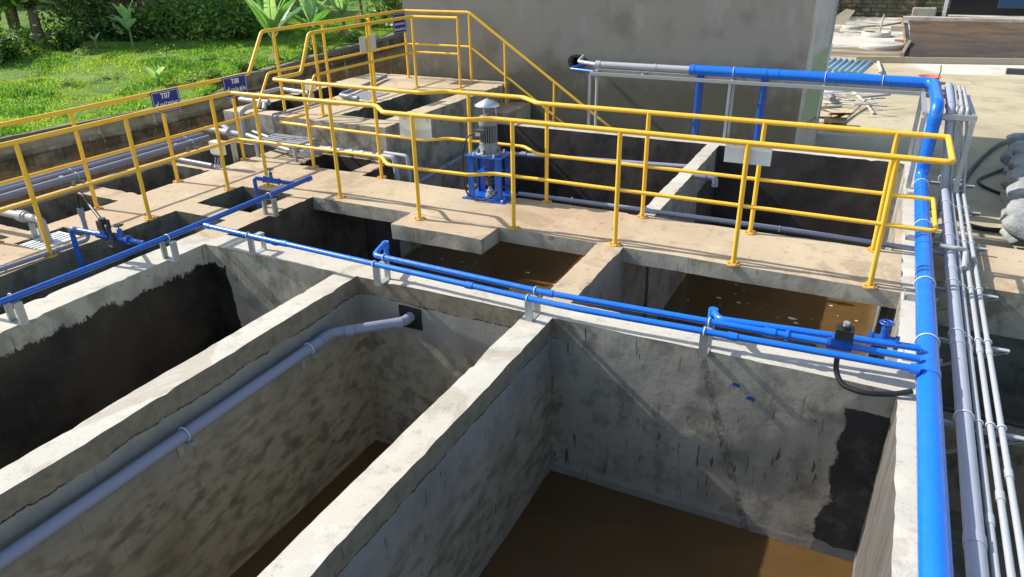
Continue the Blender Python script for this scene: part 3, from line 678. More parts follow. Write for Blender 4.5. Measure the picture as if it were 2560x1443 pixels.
# grey bundle outside the right wall
rb = []
specs = [('thick grey pipe beside the right wall, widest of the outer bundle', (2444, 1443), (2356, 416), .042, MG2), ('thin grey pipe next to the thick one in the outer bundle', (2491, 1443), (2370, 416), .016, MGL),
         ('thin grey pipe, middle of the three in the outer bundle', (2529, 1443), (2384, 416), .016, MGL), ('thin grey pipe, outermost of the outer bundle', (2564, 1443), (2398, 416), .016, MGL)]
for k, (lab, a, b, r, mt_) in enumerate(specs):
    z = .0 if k else .015
    p, q = at(*a, z=z), at(*b, z=z); q = p+(q-p)*((8.5-p.y)/(q.y-p.y)); xm = (p.x+q.x)/2
    xu = at((2373, 2389, 2402, 2416)[k], 287, y=8.5).x; xf = at((2374, 2389, 2401, 2412)[k], 216, y=9.7).x
    root = thing('grey_pipe', (xm, 5, z), lab, 'pipe', 'grey pipes outside the right wall')
    d = (q-p); s0 = p - d*((p.y-S0)/d.y)
    zt = .84
    m = MB(); m.tube([s0, (q.x, 8.5, z), (xu, 8.5, zt), (xf, 9.85, zt)], r, 16, .07 if not k else .04); m.build('pipe', mt_, root)
    sleeves(root, mt_, [(p+d*((y-p.y)/d.y), r+.004, .07, d) for y in (3.0+.2*k, 4.9, 6.2+.1*k, 7.3)]+[((xu, 8.5, zt-.09), r+.006, .06, (0, 0, 1)), ((xu, 8.62, zt), r+.006, .05, (0, 1, 0))])
    rb.append((p, d, r, root))
for k, (px, py) in enumerate(((2368, 1355), (2375, 1045), (2360, 832), (2350, 700), (2350, 592), (2350, 505), (2350, 425))):
    y = [2.72, 4.02, 5.05, 5.92, 6.95, 7.95, 8.9][k]-.0
    lab = ['nearest', 'second', 'third', 'fourth', 'fifth', 'sixth', 'farthest'][k]
    t = thing('cantilever_bracket', (.62, y, -.05), f'triangular steel bracket under the outer grey pipes, {lab} of seven', 'bracket', 'brackets of the outer pipe bundle')
    zt = -.034; x1 = rb[3][0].x+rb[3][1].x*((y-rb[3][0].y)/rb[3][1].y)+.13
    MB().beam((.60, y, zt), (x1, y, zt), .03, .008).beam((.60, y+.013, zt-.018), (x1, y+.013, zt-.018), .004, .03).build('arm', MGL, t)
    MB().beam((.62, y+.005, zt-.24), (x1-.01, y+.005, zt-.012), .028, .006).build('strut', MS, t)
    for (p, d, r, _) in rb: ubolt(t, p+d*((y-p.y)/d.y), r, d)
# tee and branch over the bundle
tp = thing('grey_pipe_tee', (.75, 6.2, .1), 'short grey pipe tee crossing over the outer bundle beside the railing end', 'pipe')
pc = rb[0][0]+rb[0][1]*((6.55-rb[0][0].y)/rb[0][1].y); ps = rb[1][0]+rb[1][1]*((6.2-rb[1][0].y)/rb[1][1].y)
MB().tube([(pc.x-.09, 6.55, .085), (ps.x+.035, 6.52, .085), (ps.x+.02, 6.25, .03)], .021, 14, .035).tube([pc+Vector((0, -.02, 0)), (pc.x, 6.55, .085)], .022, 12).build('pipe', MGL, tp)
# grey pipe along back edge of the walkway
ge = thing('grey_pipe', (-1.3, 6.52, .02), 'grey pipe lying along the back edge of the walkway behind the railing posts', 'pipe')
MB().tube([(-3.22, 6.56, .02), (-2.4, 6.585, .02), (-.5, 6.60, .02), (.75, 6.56, .015)], .022, 14, .3).tube([(-3.2, 6.62, -.01), (.6, 6.64, -.01)], .013, 10).build('pipe', MG, ge)
[ubolt(ge, (x, 6.588, .02), .022, (1, 0, 0)) for x in (-2.63, -.6)]
# pipe inside the two north tanks
gt = thing('grey_pipe', (-3, 9.0, -.1), 'pale grey pipe crossing the far middle tank below its back wall', 'pipe')
e0, e1 = at(1180, 378, y=8.9), at(1725, 418, y=8.9)
MB().tube([at(1040, 460, y=7.2), e0, e1, e1+Vector((.25, 0, -.02))], .032, 14, .1).build('pipe', MG, gt)
sleeves(gt, MG, [(at(1310, 386, y=8.9), .038, .08, (1, 0, 0)), (at(1120, 415, y=8.05), .038, .07, e0-at(1040, 460, y=7.2))])
go = thing('outlet_elbow', (-1.6, 8.2, -.2), 'grey pipe elbow sticking out of the partition wall into the far right tank', 'pipe')
o1 = at(1775, 443, y=8.0)
MB().tube([(-1.72, 8.0, o1.z), (-1.48, 8.0, o1.z-.0), (-1.48, 8.0, o1.z-.1)], .036, 16, .05).cyl((-1.63, 8.0, o1.z), .046, .05, 8, axis=(1, 0, 0)).build('pipe', MG, go)

# steel frame that carries the raised run
fr = thing('pipe_rack', (-1.5, 9.7, 0), 'pale galvanised steel rack along the grey building carrying the raised blue pipe', 'pipe rack')
fz = .775; x0 = at(1475, 188, y=9.6).x
fy0, fy1 = 9.60, 9.88
MB().beam((x0, fy0, fz), (.58, fy0, fz), .04, .04).build('beam', MS, fr); MB().beam((x0, fy1, fz), (.87, fy1, fz), .04, .04).build('beam', MS, fr)
for x in (x0, -1.72, .44):
    MB().beam((x, fy0, 0), (x, fy0, fz-.02), .034, .034).build('upright', MS, fr)
    MB().beam((x+.0, fy1, -.9), (x, fy1, fz-.02), .034, .034).build('upright', MS, fr)
for x in (x0, -2.9, -1.72, -.63, .44): 
    MB().beam((x, fy0+.02, fz+.0), (x, fy1-.02, fz+.0), .03, .03).build('cross_bar', MS, fr)
for y in (8.5-.06, 9.6): MB().beam((.44, y, fz-.01), (.90, y, fz-.01), .035, .05).build('cross_bar', MS, fr)
for (x, y) in ((.44, 8.44), (.87, 8.44), (.87, 9.6)): MB().beam((x, y, 0 if x < .6 else -.9), (x, y, fz-.035), .045, .045).build('upright', MS, fr)
MB().beam((.44, 8.46, fz), (.44, 9.58, fz), .04, .04).build('beam', MS, fr); MB().beam((.87, 8.46, fz), (.87, 9.58, fz), .04, .04).build('beam', MS, fr)
[ubolt(fr, (x, hy, hz), BR, (1, 0, 0)) for x in (-1.72, -.63, .0)]
gg = thing('grey_pipe', (-3, 9.78, .87), 'grey pipe on the rack between the wall hole and the thick blue pipe', 'pipe')
xa = at(1490, 178, y=9.78)
MB().tube([(xa.x, hy, hz), (-2.29, hy, hz)], .045, 16).build('pipe', MGL, gg); MB().tube([(xa.x-.45, 10.45, hz), (xa.x-.33, 9.95, hz), (xa.x, hy, hz)], .026, 14, .08).build('thin_pipe', MGL, gg)
sleeves(gg, MGL, [((xa.x+.03, hy, hz), .052, .07, (1, 0, 0)), ((-2.75, hy, hz), .05, .04, (1, 0, 0))]); MB().tube([(xa.x+.05, 9.7, hz-.05), (xa.x+.05, 9.7, -.02)], .02, 12).build('drop_pipe', MGL, gg)
gb = thing('blue_hook_pipe', (-4, 9.9, .8), 'short thin blue pipe coming out of the dark hole in the grey building wall', 'pipe')
MB().tube([(xa.x-.33, 10.45, .80), (xa.x-.40, 9.8, .79), (xa.x+.0, 9.68, .79)], .018, 12, .05).build('pipe', MB_, gb)

# ------------------------------------------------------------------ left pipe bundle and fittings
for k, (dx, dz, r, lab) in enumerate(((.0, .0, .036, 'thick grey pipe, nearest of the bundle beside the left pit row'), (-.085, .045, .019, 'thin grey pipe, second of the bundle beside the left pit row'), (-.14, .06, .019, 'thin grey pipe, third of the bundle beside the left pit row'), (-.195, .075, .019, 'thin grey pipe, farthest of the bundle beside the mossy wall'))):
    t = thing('grey_pipe', (-7.9+dx, 4, .13+dz), lab, 'pipe', 'grey pipes of the left bundle')
    MB().tube([(-7.84+dx, 1, .13+dz), (-7.9+dx, 6.75, .13+dz)], r, 16).build('pipe', MG, t)
tl = thing('grey_pipe', (-7.74, 4, .06), 'single thin grey pipe lying low on the coping below the left bundle', 'pipe', 'grey pipes of the left bundle')
MB().tube([(-7.70, 1, .045), (-7.72, 5.0, .045), (-7.80, 5.4, .05)], .021, 12).build('pipe', MG, tl)
for y, lab in ((3.1, 'nearest'), (4.85, 'middle'), (6.45, 'farthest')):
    t = thing('pipe_stand', (-7.9, y, 0), f'steel stand under the left pipe bundle, {lab} of three', 'pipe stand', 'stands under the left pipe bundle')
    MB().box((-8.2, y-.02, .08), (-7.78, y+.02, .09)).box((-7.80, y-.02, -.003), (-7.794, y+.02, .066)).box((-7.98, y-.02, -.003), (-7.974, y+.02, .066)).build('frame', MS, t)
    ubolt(t, (-7.88, y, .13), .036, (0, 1, 0)); [ubolt(t, (-7.88-d_, y, .13+z_), .019, (0, 1, 0)) for d_, z_ in ((.085, .045), (.14, .06), (.195, .075))]
# outlet pipe with union at the far left
lo = thing('grey_pipe', (-7.2, 3.5, .2), 'pale grey pipe with a union and elbow ending over the grating at the left edge', 'pipe')
a, b = at(-90, 512, z=.22), at(95, 548, z=.20)
m = MB(); m.tube([a, b, b+Vector((.06, -.01, -.02)), (b.x+.075, b.y-.01, -.12)], .036, 16, .06); m.build('pipe', MGL, lo)
cc = a.lerp(b, .78); dd = (b-a); m = MB(); [m.cyl(cc+dd.normalized()*o_, r_, h_, 16, axis=dd) for o_, r_, h_ in ((-.03, .05, .04), (.02, .056, .03), (.055, .048, .02))]; m.build('union', MGL, lo)
t = bracket_x(b.x-.07, b.y+.0, .036, .20, 'square steel stand under the pale grey elbow at the left edge', .15)
# low grey pipe along the channel edge with riser and black hose
lg = thing('grey_pipe', (-6.3, 3.3, .03), 'thin grey pipe on the channel edge rising to a black hose by the blue valve', 'pipe')
pe = at(222, 598, z=.03); 
m = MB(); m.tube([(-6.30, 1.0, .028), (-6.28, 2.9, .028), (pe.x, pe.y, .028), (pe.x+.0, pe.y, .33)], .02, 12, .05); m.build('pipe', MG, lg)
m = MB(); clamp(m, (-6.283, 3.05, .028), .02, (0, 1, 0)); sleeve(m, (pe.x, pe.y, .29), .026, .07, (0, 0, 1)); m.build('coupling', MG, lg)
hz_ = thing('black_hose', (pe.x, pe.y, .33), 'short black hose arching from the grey riser down to the blue valve', 'hose')
MB().tube([(pe.x, pe.y, .30), (pe.x, pe.y, .40), (pe.x+.03, pe.y+.005, .47), (pe.x+.10, pe.y, .46), (pe.x+.19, pe.y-.02, .38), c1+Vector((.08, -.03, .10)), c1+Vector((.12, -.03, 0)), c1+Vector((.13, -.05, -.08)), c1+Vector((.08, -.05, -.06))], .015, 12, .04, n=4).build('hose', MBLK, hz_)
# black corrugated hose at the right coping
hr = thing('black_hose', (.3, 4.1, .05), 'black corrugated hose drooping from the valve to the thick blue pipe', 'hose')
m = MB(); pts = [Vector(p) for p in ((.05, 4.14, ZC-.02), (.055, 4.13, .08), (.10, 4.08, .02), (.22, 4.05, .012), (.38, 4.10, .02), (.47, 4.13, .05))]
m.tube(pts, .016, 12, .08, n=6); m.build('hose', MBLK, hr)

# ------------------------------------------------------------------ gratings
def grating(name, label, x0, x1, y0, y1, z, n, along='x', legs=0, mtl=MGL):
    t = thing(name, ((x0+x1)/2, (y0+y1)/2, 0), label, 'grating')
    f = MB(); w = .02
    f.box((x0, y0, z-.03), (x1, y0+w, z)).box((x0, y1-w, z-.03), (x1, y1, z)).box((x0, y0+w, z-.03), (x0+w, y1-w, z)).box((x1-w, y0+w, z-.03), (x1, y1-w, z)); f.build('frame', mtl, t)
    s = MB()
    for k in range(n):
        q = (k+.5)/n
        if along == 'x': yy = y0+w+(y1-y0-2*w)*q; s.box((x0+w, yy-.014, z-.012), (x1-w, yy+.014, z-.001))
        else: xx = x0+w+(x1-x0-2*w)*q; s.box((xx-.014, y0+w, z-.012), (xx+.014, y1-w, z-.001))
    s.build('slats', mtl, t)
    if legs:
        for (x, y) in ((x0+.02, y0+.02), (x1-.02, y0+.02), (x0+.02, y1-.02), (x1-.02, y1-.02)): MB().beam((x, y, -.003), (x, y, z-.031), .035, .035).build('leg', mtl, t)
    return t
grating('step_grating', 'raised pale steel grating step on four legs in front of the platform', -6.96, -6.30, 6.62, 7.03, .21, 5, 'x', 1)
grating('pit_grating', 'flat white steel grating over the small pit at the left edge', -6.79, -6.48, 3.42, 3.86, -.012, 5, 'y', 0, MW)
grating('platform_grating', 'small pale slotted grating in the top of the raised platform', -6.95, -6.50, 8.45, 8.95, PZ+.012, 7, 'y')

# ------------------------------------------------------------------ conduit pipes near platform
cp = thing('grey_pipe', (-5.9, 6.9, .1), 'pale grey pipe with couplings before the platform wall, dropping into the far tank', 'pipe')
y_ = 6.98
m = MB(); m.tube([(-6.95, 7.03, .10), (-6.28, 7.03, .10), (-6.2, y_, .10), (-5.08, y_, .10), (-5.02, y_-.02, -.5)], .034, 14, .05); m.tube([(-5.28, y_+.08, .12), (-4.93, y_+.06, .12), (-4.90, y_+.04, -.5)], .024, 14, .05); m.build('pipe', MGL, cp)
sleeves(cp, MGL, [((x, y_, .10), .042, .06, (1, 0, 0)) for x in (-6.05, -5.72, -5.55, -5.3)]); MB().box((-6.32, 6.72, .05), (-6.14, 6.96, .13)).build('reducer_block', MGL, cp, bevel=.01)
cp2 = thing('grey_pipe', (-7.2, 6.95, .1), 'pair of pale grey pipes ending under the raised grating step', 'pipe')
MB().tube([(-7.45, 7.0, .15), (-6.45, 6.78, .07)], .03, 14).tube([(-7.4, 7.06, .19), (-6.5, 6.88, .10)], .022, 12).build('pipe', MGL, cp2)
cp3 = thing('grey_pipe', (-7.7, 6.7, .22), 'pale grey pipe tee at the end of the left bundle before the platform', 'pipe')
MB().tube([at(515, 322, z=.3), at(598, 336, z=.26)], .036, 14).cyl(at(560, 330, z=.28), .048, .08, 14, axis=(1, 0, 0)).tube([at(555, 312, z=.34), at(572, 325, z=.29)], .03, 12).build('pipe', MGL, cp3)
# on the platform
zp = PZ+.07
pf = thing('grey_pipe', (-7.5, 7.6, zp), 'pale grey pipe looping over the left corner of the platform opening', 'pipe')
MB().tube([at(700, 222, z=zp), at(598, 248, z=zp), at(662, 255, z=zp), at(660, 275, z=PZ)], .03, 14, .04).cyl(at(654, 255, z=zp), .04, .12, 14, axis=(1, .1, 0)).build('pipe', MGL, pf)
pf2 = thing('grey_pipe', (-7.5, 7.2, zp), 'short grey elbow hanging over the front corner of the platform', 'pipe')
MB().tube([at(650, 262, z=zp), at(617, 268, z=zp), (at(614, 280, z=PZ).x, 7.06, PZ+.02), (at(614, 280, z=PZ).x, 7.06, PZ-.32)], .034, 14, .05).build('pipe', MGL, pf2)
pf3 = thing('grey_pipe', (-7.3, 8.5, zp), 'pale grey pipe running across the platform opening to the cream box', 'pipe')
MB().tube([at(700, 222, z=zp), at(775, 233, z=zp)], .03, 14, .04).build('pipe', MGL, pf3)
pf4 = thing('grey_pipe', (-6.9, 9, zp), 'grey pipe with an elbow lying along the middle of the platform', 'pipe')
MB().tube([at(965, 190, z=zp-.02), at(935, 204, z=zp-.02), at(850, 238, z=zp-.02), at(895, 246, z=zp-.02)], .03, 14, .05).cyl(at(870, 241, z=zp-.02), .038, .07, 14, axis=(1, .1, 0)).build('pipe', MG, pf4)
pf5 = thing('grey_pipe', (-6.9, 7.9, PZ+.03), 'thin grey conduit on the platform edge of the left opening', 'pipe')
MB().tube([at(708, 284, z=PZ+.025), at(797, 258, z=PZ+.025)], .016, 10).build('pipe', MG, pf5)
pf6 = thing('wall_conduit', (-7.2, 7.08, .2), 'grey conduit strapped down the front face of the platform', 'pipe')
cx_ = at(683, 300, y=7.08).x
MB().tube([(cx_+.03, 7.3, PZ+.02), (cx_, 7.07, PZ+.02), (cx_, 7.07, -.02)], .016, 10, .03).build('pipe', MG, pf6)

# junction boxes
def jbox(loc, label, w=.16, h=.17):
    t = thing('junction_box', loc, label, 'junction box', 'cream junction boxes')
    x, y, z = loc
    b = MB().box((x-w/2, y-.04, z+.17), (x+w/2, y+.04, z+.17+h)).build('box', MCRM, t, bevel=.008)
    MB().box((x-w/2-.005, y-.052, z+.17+.02), (x+w/2+.005, y-.0405, z+.165+h)).build('lid', MCRM, b, bevel=.004)
    MB().beam((x, y+.01, z), (x, y+.01, z+.168), .03, .03).box((x-.06, y-.05, z-.004), (x+.06, y+.05, z+.006)).build('stand', MS, t)
    m = MB()
    for k in (-1, 0, 1):
        m.tube([(x+k*.045, y-.02, z+.17), (x+k*.05, y-.04, z+.08), (x+k*.02-.02, y-.05, z+.01), (x-.10, y-.05, z+.015)], .008, 8, .03)
    m.build('cable', MG, t); m = MB(); [m.cyl((x+k*.045, y-.02, z+.15), .012, .02, 8) for k in (-1, 0, 1)]; m.build('gland', MBLK, t); return t
jb = jbox((-6.95, 6.05, 0), 'cream junction box on a short stand between two pits of the left row')
jbox((at(783, 258, z=PZ).x, at(783, 258, z=PZ).y, PZ), 'cream junction box on a short stand on the raised platform', .13, .15)
cb = thing('conduit_pipe', (-7.2, 6.03, .04), 'grey conduit lying between two pits of the left row and ending at the junction box', 'pipe')
MB().tube([(-7.80, 6.08, .05), (-7.68, 6.03, .045), (-7.05, 6.0, .04)], .026, 12, .04).build('pipe', MG, cb)
cb2 = thing('pit_post', (-6.98, 6.47, -.5), 'grey steel channel standing in the pit corner behind the yellow post', 'post')
MB().beam((-7.10, 6.42, -.4), (-7.10, 6.42, .26), .035, .06).build('channel', MS, cb2)

# ------------------------------------------------------------------ mixer with motor
px_, py_ = -3.475, 6.40
mx = thing('mixer_drive', (px_, py_, 0), 'vertical grey motor with a metal rain hat on a blue steel stand on the walkway', 'mixer')
MB().box((px_-.24, py_-.17, -.002), (px_+.24, py_+.17, .014)).build('base_plate', MBL, mx)
for sx in (-1, 1):
    for sy in (-1, 1):
        x, y = px_+sx*.155, py_+sy*.115
        MB().box((x-.035, y-.004, .014), (x+.035, y+.004, .445)).box((x+sx*.031, y-.03*sy, .014), (x+sx*.036, y-.004*sy, .445)).build('leg', MBL, mx)
MB().box((px_-.20, py_-.145, .445), (px_+.20, py_+.145, .458)).build('top_plate', MBL, mx)
MB().box((px_-.118, py_-.108, .27), (px_+.118, py_+.108, .28)).build('shelf', MBL, mx)
m = MB(); m.cyl((px_, py_, .28), .055, .165, 16).cyl((px_, py_, .295), .075, .02, 8); m.build('bearing_housing', MBD, mx)
m = MB(); m.cyl((px_, py_, -.2), .018, .48, 12).cyl((px_, py_, .05), .035, .03, 14).cyl((px_, py_, .014), .05, .02, 14); m.build('shaft', MS, mx)
m = MB(); m.lathe((px_, py_, .12), [(.0, 0), (.038, .005), (.045, .03), (.036, .05), (.046, .075), (.036, .10), (.0, .11)], 14); m.build('chain_coupling', MIRON, mx)
m = MB(); m.lathe((px_, py_, .458), [(.0, 0), (.135, 0), (.135, .015), (.10, .03), (.092, .12), (.095, .13), (.0, .13)], 28)
for k in range(8): a = k*.785; m.box((-.006, .085, .0), (.006, .125, .055), 0, Matrix.Translation((px_, py_, .47)) @ Matrix.Rotation(a, 4, 'Z'))
m.build('flange_housing', MMOT, mx)
mo = MB(); mo.cyl((px_, py_, .588), .078, .17, 28)  # core coloured darker for the shade between the fins
for k in range(24): a = k*math.pi*2/24; mo.box((-.0035, .07, 0), (.0035, .093, .165), 1, Matrix.Translation((px_, py_, .59)) @ Matrix.Rotation(a, 4, 'Z'))
mo = mo.build('motor_body', [MIRON, MMOT], mx)
m = MB(); m.lathe((px_, py_, .758), [(.094, 0), (.096, .055), (.085, .085), (.04, .10), (0, .102)], 28); m.build('fan_cowl', MMOT, mx)
MB().box((px_-.085, py_-.13, .64), (px_+.02, py_-.075, .73)).build('terminal_box', MIRON, mx, bevel=.006)
hat = MB(); hat.lathe((px_, py_, .955), [(.128, -.006), (.13, 0), (.06, .038), (0, .066)], 32); hat.lathe((px_, py_, .95), [(.128, -.002), (.06, .036), (0, .064)], 32); ht = hat.build('rain_hat', MALU, mx)
for a in (.6, 2.6, 4.7): MB().box((px_+math.cos(a)*.082-.006, py_+math.sin(a)*.082-.004, .80), (px_+math.cos(a)*.082+.006, py_+math.sin(a)*.082+.004, .965)).build('hat_strut', MALU, ht)
MB().tube([(px_-.085, py_-.10, .69), (px_-.17, py_-.13, .66), (px_-.215, py_-.16, .5), (px_-.22, py_-.17, .22), (px_-.17, py_-.19, .06), (px_-.05, py_-.2, .022), (px_+.06, py_-.19, .03), (px_+.14, py_-.13, .10), (px_+.20, py_-.03, .16), (px_+.23, py_+.02, .15), (px_+.235, py_+.02, .05)], .009, 10, .06, n=4).build('cable', MBLK, mx)
MB().box((px_-.075, py_-.134, .665), (px_-.02, py_-.1305, .70)).build('name_plate', MALU, mx)
for sx in (-1, 1):
    for sy in (-1, 1):
        MB().cyl((px_+sx*.21, py_+sy*.14, .014), .012, .018, 6).build('anchor_bolt', MZ, mx); MB().cyl((px_+sx*.115, py_+sy*.115, .458), .010, .03, 6).build('flange_bolt', MZ, mx)
MB().cyl((px_+.235, py_+.02, .0), .014, .10, 10).build('cable_duct', MG, mx)

# ------------------------------------------------------------------ grey building
def m_facade():
    m = mat('rendered_wall', (.2, .2, .2), .8, spec=.3); t = NT(m)
    x, y, z = t.xyz()
    right = t.ramp(t.math('ADD', x, t.math('MULTIPLY', t.noise(1.2, 4), .25)), -3.93, -3.86)
    b = t.mix(right, (.21, .20, .18), (.26, .275, .305))
    b = t.mix(t.ramp(t.noise(.7, 5, .55), .38, .65, cb=(.5, .5, .5)), b, (.19, .19, .19))
    b = t.mix(t.ramp(t.noise(1.7, 5, .55, off=(3, 3, 3)), .52, .66, cb=(.75, .75, .75)), b, (.135, .13, .12))
    low = t.math('SUBTRACT', .9, t.math('ADD', z, t.math('MULTIPLY', t.math('SUBTRACT', t.noise(1.6, 6, .65, off=(8, 2, 1)), .5), 1.1)))
    b = t.mix(t.math('MULTIPLY', t.ramp(low, 0, .4), .8), b, (.085, .078, .058)); b = t.mix(t.ramp(t.noise(16, 3, .5, scale=(1, 1, .04)), .62, .75, cb=(.35, .35, .35)), b, (.12, .115, .11))
    b = t.mix(t.ramp(t.noise(22, 3, .6), .72, .76, cb=(.4, .4, .4)), b, (.06, .06, .06))
    b = t.mix(t.ramp(t.noise(3, 5, .6, scale=(1, 1, .45), off=(1, 9, 2)), .6, .72, cb=(.3, .3, .3)), b, (.31, .32, .33))
    t.col(b); t.bump(t.noise(18, 8, .7), .15, .008); return m
MFAC = m_facade()
bx0, bx1, by0, by1, bz = -7.22, -.93, 10.5, 14.6, 5.2
bd_ = thing('grey_building', (-4, 12.5, -.9), 'tall plain grey cement rendered building with a corner column behind the tanks', 'building')
m = MB(); hx0, hx1, hz0, hz1 = at(1425, 165, y=10.5).x, at(1460, 165, y=10.5).x, .62, .78
# front wall built round the ragged hole, other walls plain boxes
m.box((bx0, by0, -.9), (hx0, by0+.2, bz)).box((hx1, by0, -.9), (bx1, by0+.2, bz)).box((hx0, by0, -.9), (hx1, by0+.2, hz0+.08)).box((hx0, by0, hz1+.08), (hx1, by0+.2, bz))
m.box((bx0, by0+.2, -.9), (bx0+.2, by1, bz)).box((bx1-.2, by0+.2, -.9), (bx1, by1, bz)).box((bx0+.2, by1-.2, -.9), (bx1-.2, by1, bz)).build('wall', MFAC, bd_)
MB().box((bx1+.002, by0-.06, -.9), (bx1+.235, by0+.3, bz)).build('column', m_wall('column_cement', (.33, .33, .32), (.27, .27, .26), (.19, .19, .18), .3, False), bd_)
MB().box((bx0+.21, by0+.21, bz-.1), (bx1-.21, by1-.21, bz-.02)).build('roof', MFAC, bd_)
m = MB()
for k in range(14):
    a = k/14*6.283; c = Vector(((hx0+hx1)/2+math.cos(a)*(hx1-hx0)*.55, by0-.004, (hz0+hz1)/2+.08+math.sin(a)*.085))
    m.box(c-Vector((.025, .004, .02)), c+Vector((.025+random.random()*.02, .012, .02)), 0)
m.build('broken_edge', mat('broken_cement', (.03, .028, .025), .95), bd_)
gd = thing('green_metal_panel', (-.8, 10.3, 0), 'green painted metal sheet door standing against the corner column of the grey building', 'panel')
g1 = at(2036, 143, y=10.38); g2 = at(2077, 110, y=10.20); g3 = at(2040, 292, y=10.20); g4 = at(1998, 318, y=10.38)
MGR = m_paint('dull_green_sheet', (.055, .085, .062), .35, .5, .5, (.13, .14, .12))
n_ = Vector((.02, .02, 0)); MB().add([g1, g2, g3, g4, g1+n_, g2+n_, g3+n_, g4+n_], [(0, 3, 2, 1), (4, 5, 6, 7), (0, 1, 5, 4), (1, 2, 6, 5), (2, 3, 7, 6), (3, 0, 4, 7)]).build('sheet', MGR, gd)
MB().beam(g2+Vector((.012, 0, 0)), g3+Vector((.012, 0, 0)), .02, .03).build('edge_trim', MS, gd)

# ------------------------------------------------------------------ ground
def grid_mesh(name, x0, x1, y0, y1, fz, nx, ny, mtl, kind='structure'):
    xs = np.linspace(x0, x1, nx+1); ys = np.linspace(y0, y1, ny+1)
    vs = [(x, y, fz(x, y)) for y in ys for x in xs]
    fs = [(j*(nx+1)+i, j*(nx+1)+i+1, (j+1)*(nx+1)+i+1, (j+1)*(nx+1)+i) for j in range(ny) for i in range(nx)]
    m = MB(); m.v = vs; m.f = fs; m.mi = [0]*len(fs); m.sm = [True]*len(fs); o = m.build(name, mtl); tag(o, kind=kind); return o
GZ = -.9
def m_yard():
    m = mat('yard_cement', (.4, .36, .26), .8, spec=.3); t = NT(m); x, y, z = t.xyz()
    b = t.mix(t.ramp(t.noise(.35, 5, .6), .38, .65), (.46, .40, .275), (.37, .31, .205))
    b = t.mix(t.ramp(t.noise(1.1, 7, .7, off=(4, 4, 0)), .52, .66, cb=(.6, .6, .6)), b, (.27, .22, .15))
    b = t.mix(t.ramp(t.noise(9, 6, .7), .6, .75, cb=(.5, .5, .5)), b, (.2, .17, .12))
    wy = t.math('ADD', y, t.math('MULTIPLY', t.math('SUBTRACT', t.noise(.7, 5, .6, scale=(.5, 1, 1)), .5), 5.))
    wx = t.math('ADD', x, t.math('MULTIPLY', t.math('SUBTRACT', t.noise(.7, 5, .6, off=(4, 4, 4)), .5), 3.))
    damp = t.math('MULTIPLY', t.ramp(t.math('DIVIDE', wy, 50.), .495, .515), t.ramp(t.noise(.9, 6, .65, scale=(.35, 1.7, 1), off=(7, 1, 0)), .36, .50))
    b = t.mix(t.math('MULTIPLY', damp, .85), b, (.13, .10, .07))
    s1 = t.math('MULTIPLY', t.ramp(t.math('DIVIDE', wy, 50.), .452, .462), t.ramp(t.math('DIVIDE', wy, 50.), .505, .515, (1, 1, 1), (0, 0, 0)))
    s1 = t.math('MULTIPLY', s1, t.ramp(wx, .2, .9))
    s2 = t.math('MULTIPLY', t.ramp(t.math('DIVIDE', wy, 50.), .55, .56), t.ramp(t.noise(.55, 6, .65, scale=(.45, 1.3, 1), off=(5, 3, 0)), .44, .49))
    b = t.mix(t.math('MULTIPLY', t.math('MAXIMUM', s1, s2), .85), b, (.56, .54, .49))
    b = t.mix(t.ramp(t.noise(.6, 7, .7, off=(1, 8, 3), dist=1.), .56, .62, cb=(.4, .4, .4)), b, (.24, .20, .15))
    b = t.cracks(b, (.12, .10, .07), .35, .0015)
    t.col(b); t.bump(t.noise(14, 7, .7), .3, .012); return m
# one yard sheet with a hole for nothing: it passes under the tanks' feet and on to the horizon
MYARD = m_yard()
def yard_z(x, y): return GZ+(0 if y < 16 else .0)
grid_mesh('ground', .62, 60, 9.5, 90, yard_z, 40, 60, MYARD)
grid_mesh('ground', -5.3, .62, 9.66, 90, yard_z, 10, 60, MYARD)
MSOIL = m_wall('damp_soil', (.10, .085, .065), (.14, .12, .09), (.045, .038, .03), .6, False, None, False)
def soil_z(x, y): return GZ+.004+noise.noise(Vector((x*1.5, y*1.5, 3)))*.02
grid_mesh('ground', .62, 14, 7.2, 9.5, soil_z, 40, 10, MSOIL)
grid_mesh('ground', .62, 14, S0-2, 4.55, lambda x, y: -1.02+noise.noise(Vector((x*1.5, y*1.5, 3)))*.02, 50, 25, MSOIL)
# path slab beside the walkway and the pit beyond it
ps_ = thing('path_slab', (2, 6.4, 0), 'pale concrete landing slab outside the right wall striped by railing shadows', 'slab')
m = MB(); wob_box(m, (.635, 6.22, -.48), (3.4, 7.25, -.10), .09, 1, 0); m.build('slab', [MT, WO], ps_, smooth=True)
pw = thing('side_pit', (2, 5.2, -.5), 'dark open side pit with a mossy low front wall outside the right wall', 'pit')
MMOSS = m_wall('mossy_wall', (.13, .105, .07), (.17, .14, .10), (.03, .032, .018), .9, False, None, True)
m = MB(); wob_box(m, (.635, 4.56, -2.2), (3.6, 4.78, -.42), .09, 0); m.build('front_wall', [MMOSS], pw, smooth=True)
m = MB(); wob_box(m, (.635, 6.3, -2.2), (3.6, 7.2, -.49), .12, 0); m.build('back_wall', [W8], pw, smooth=True)
MB().box((.62, 4.78, -2.25), (3.6, 6.3, -2.2)).build('floor', MWD, pw)
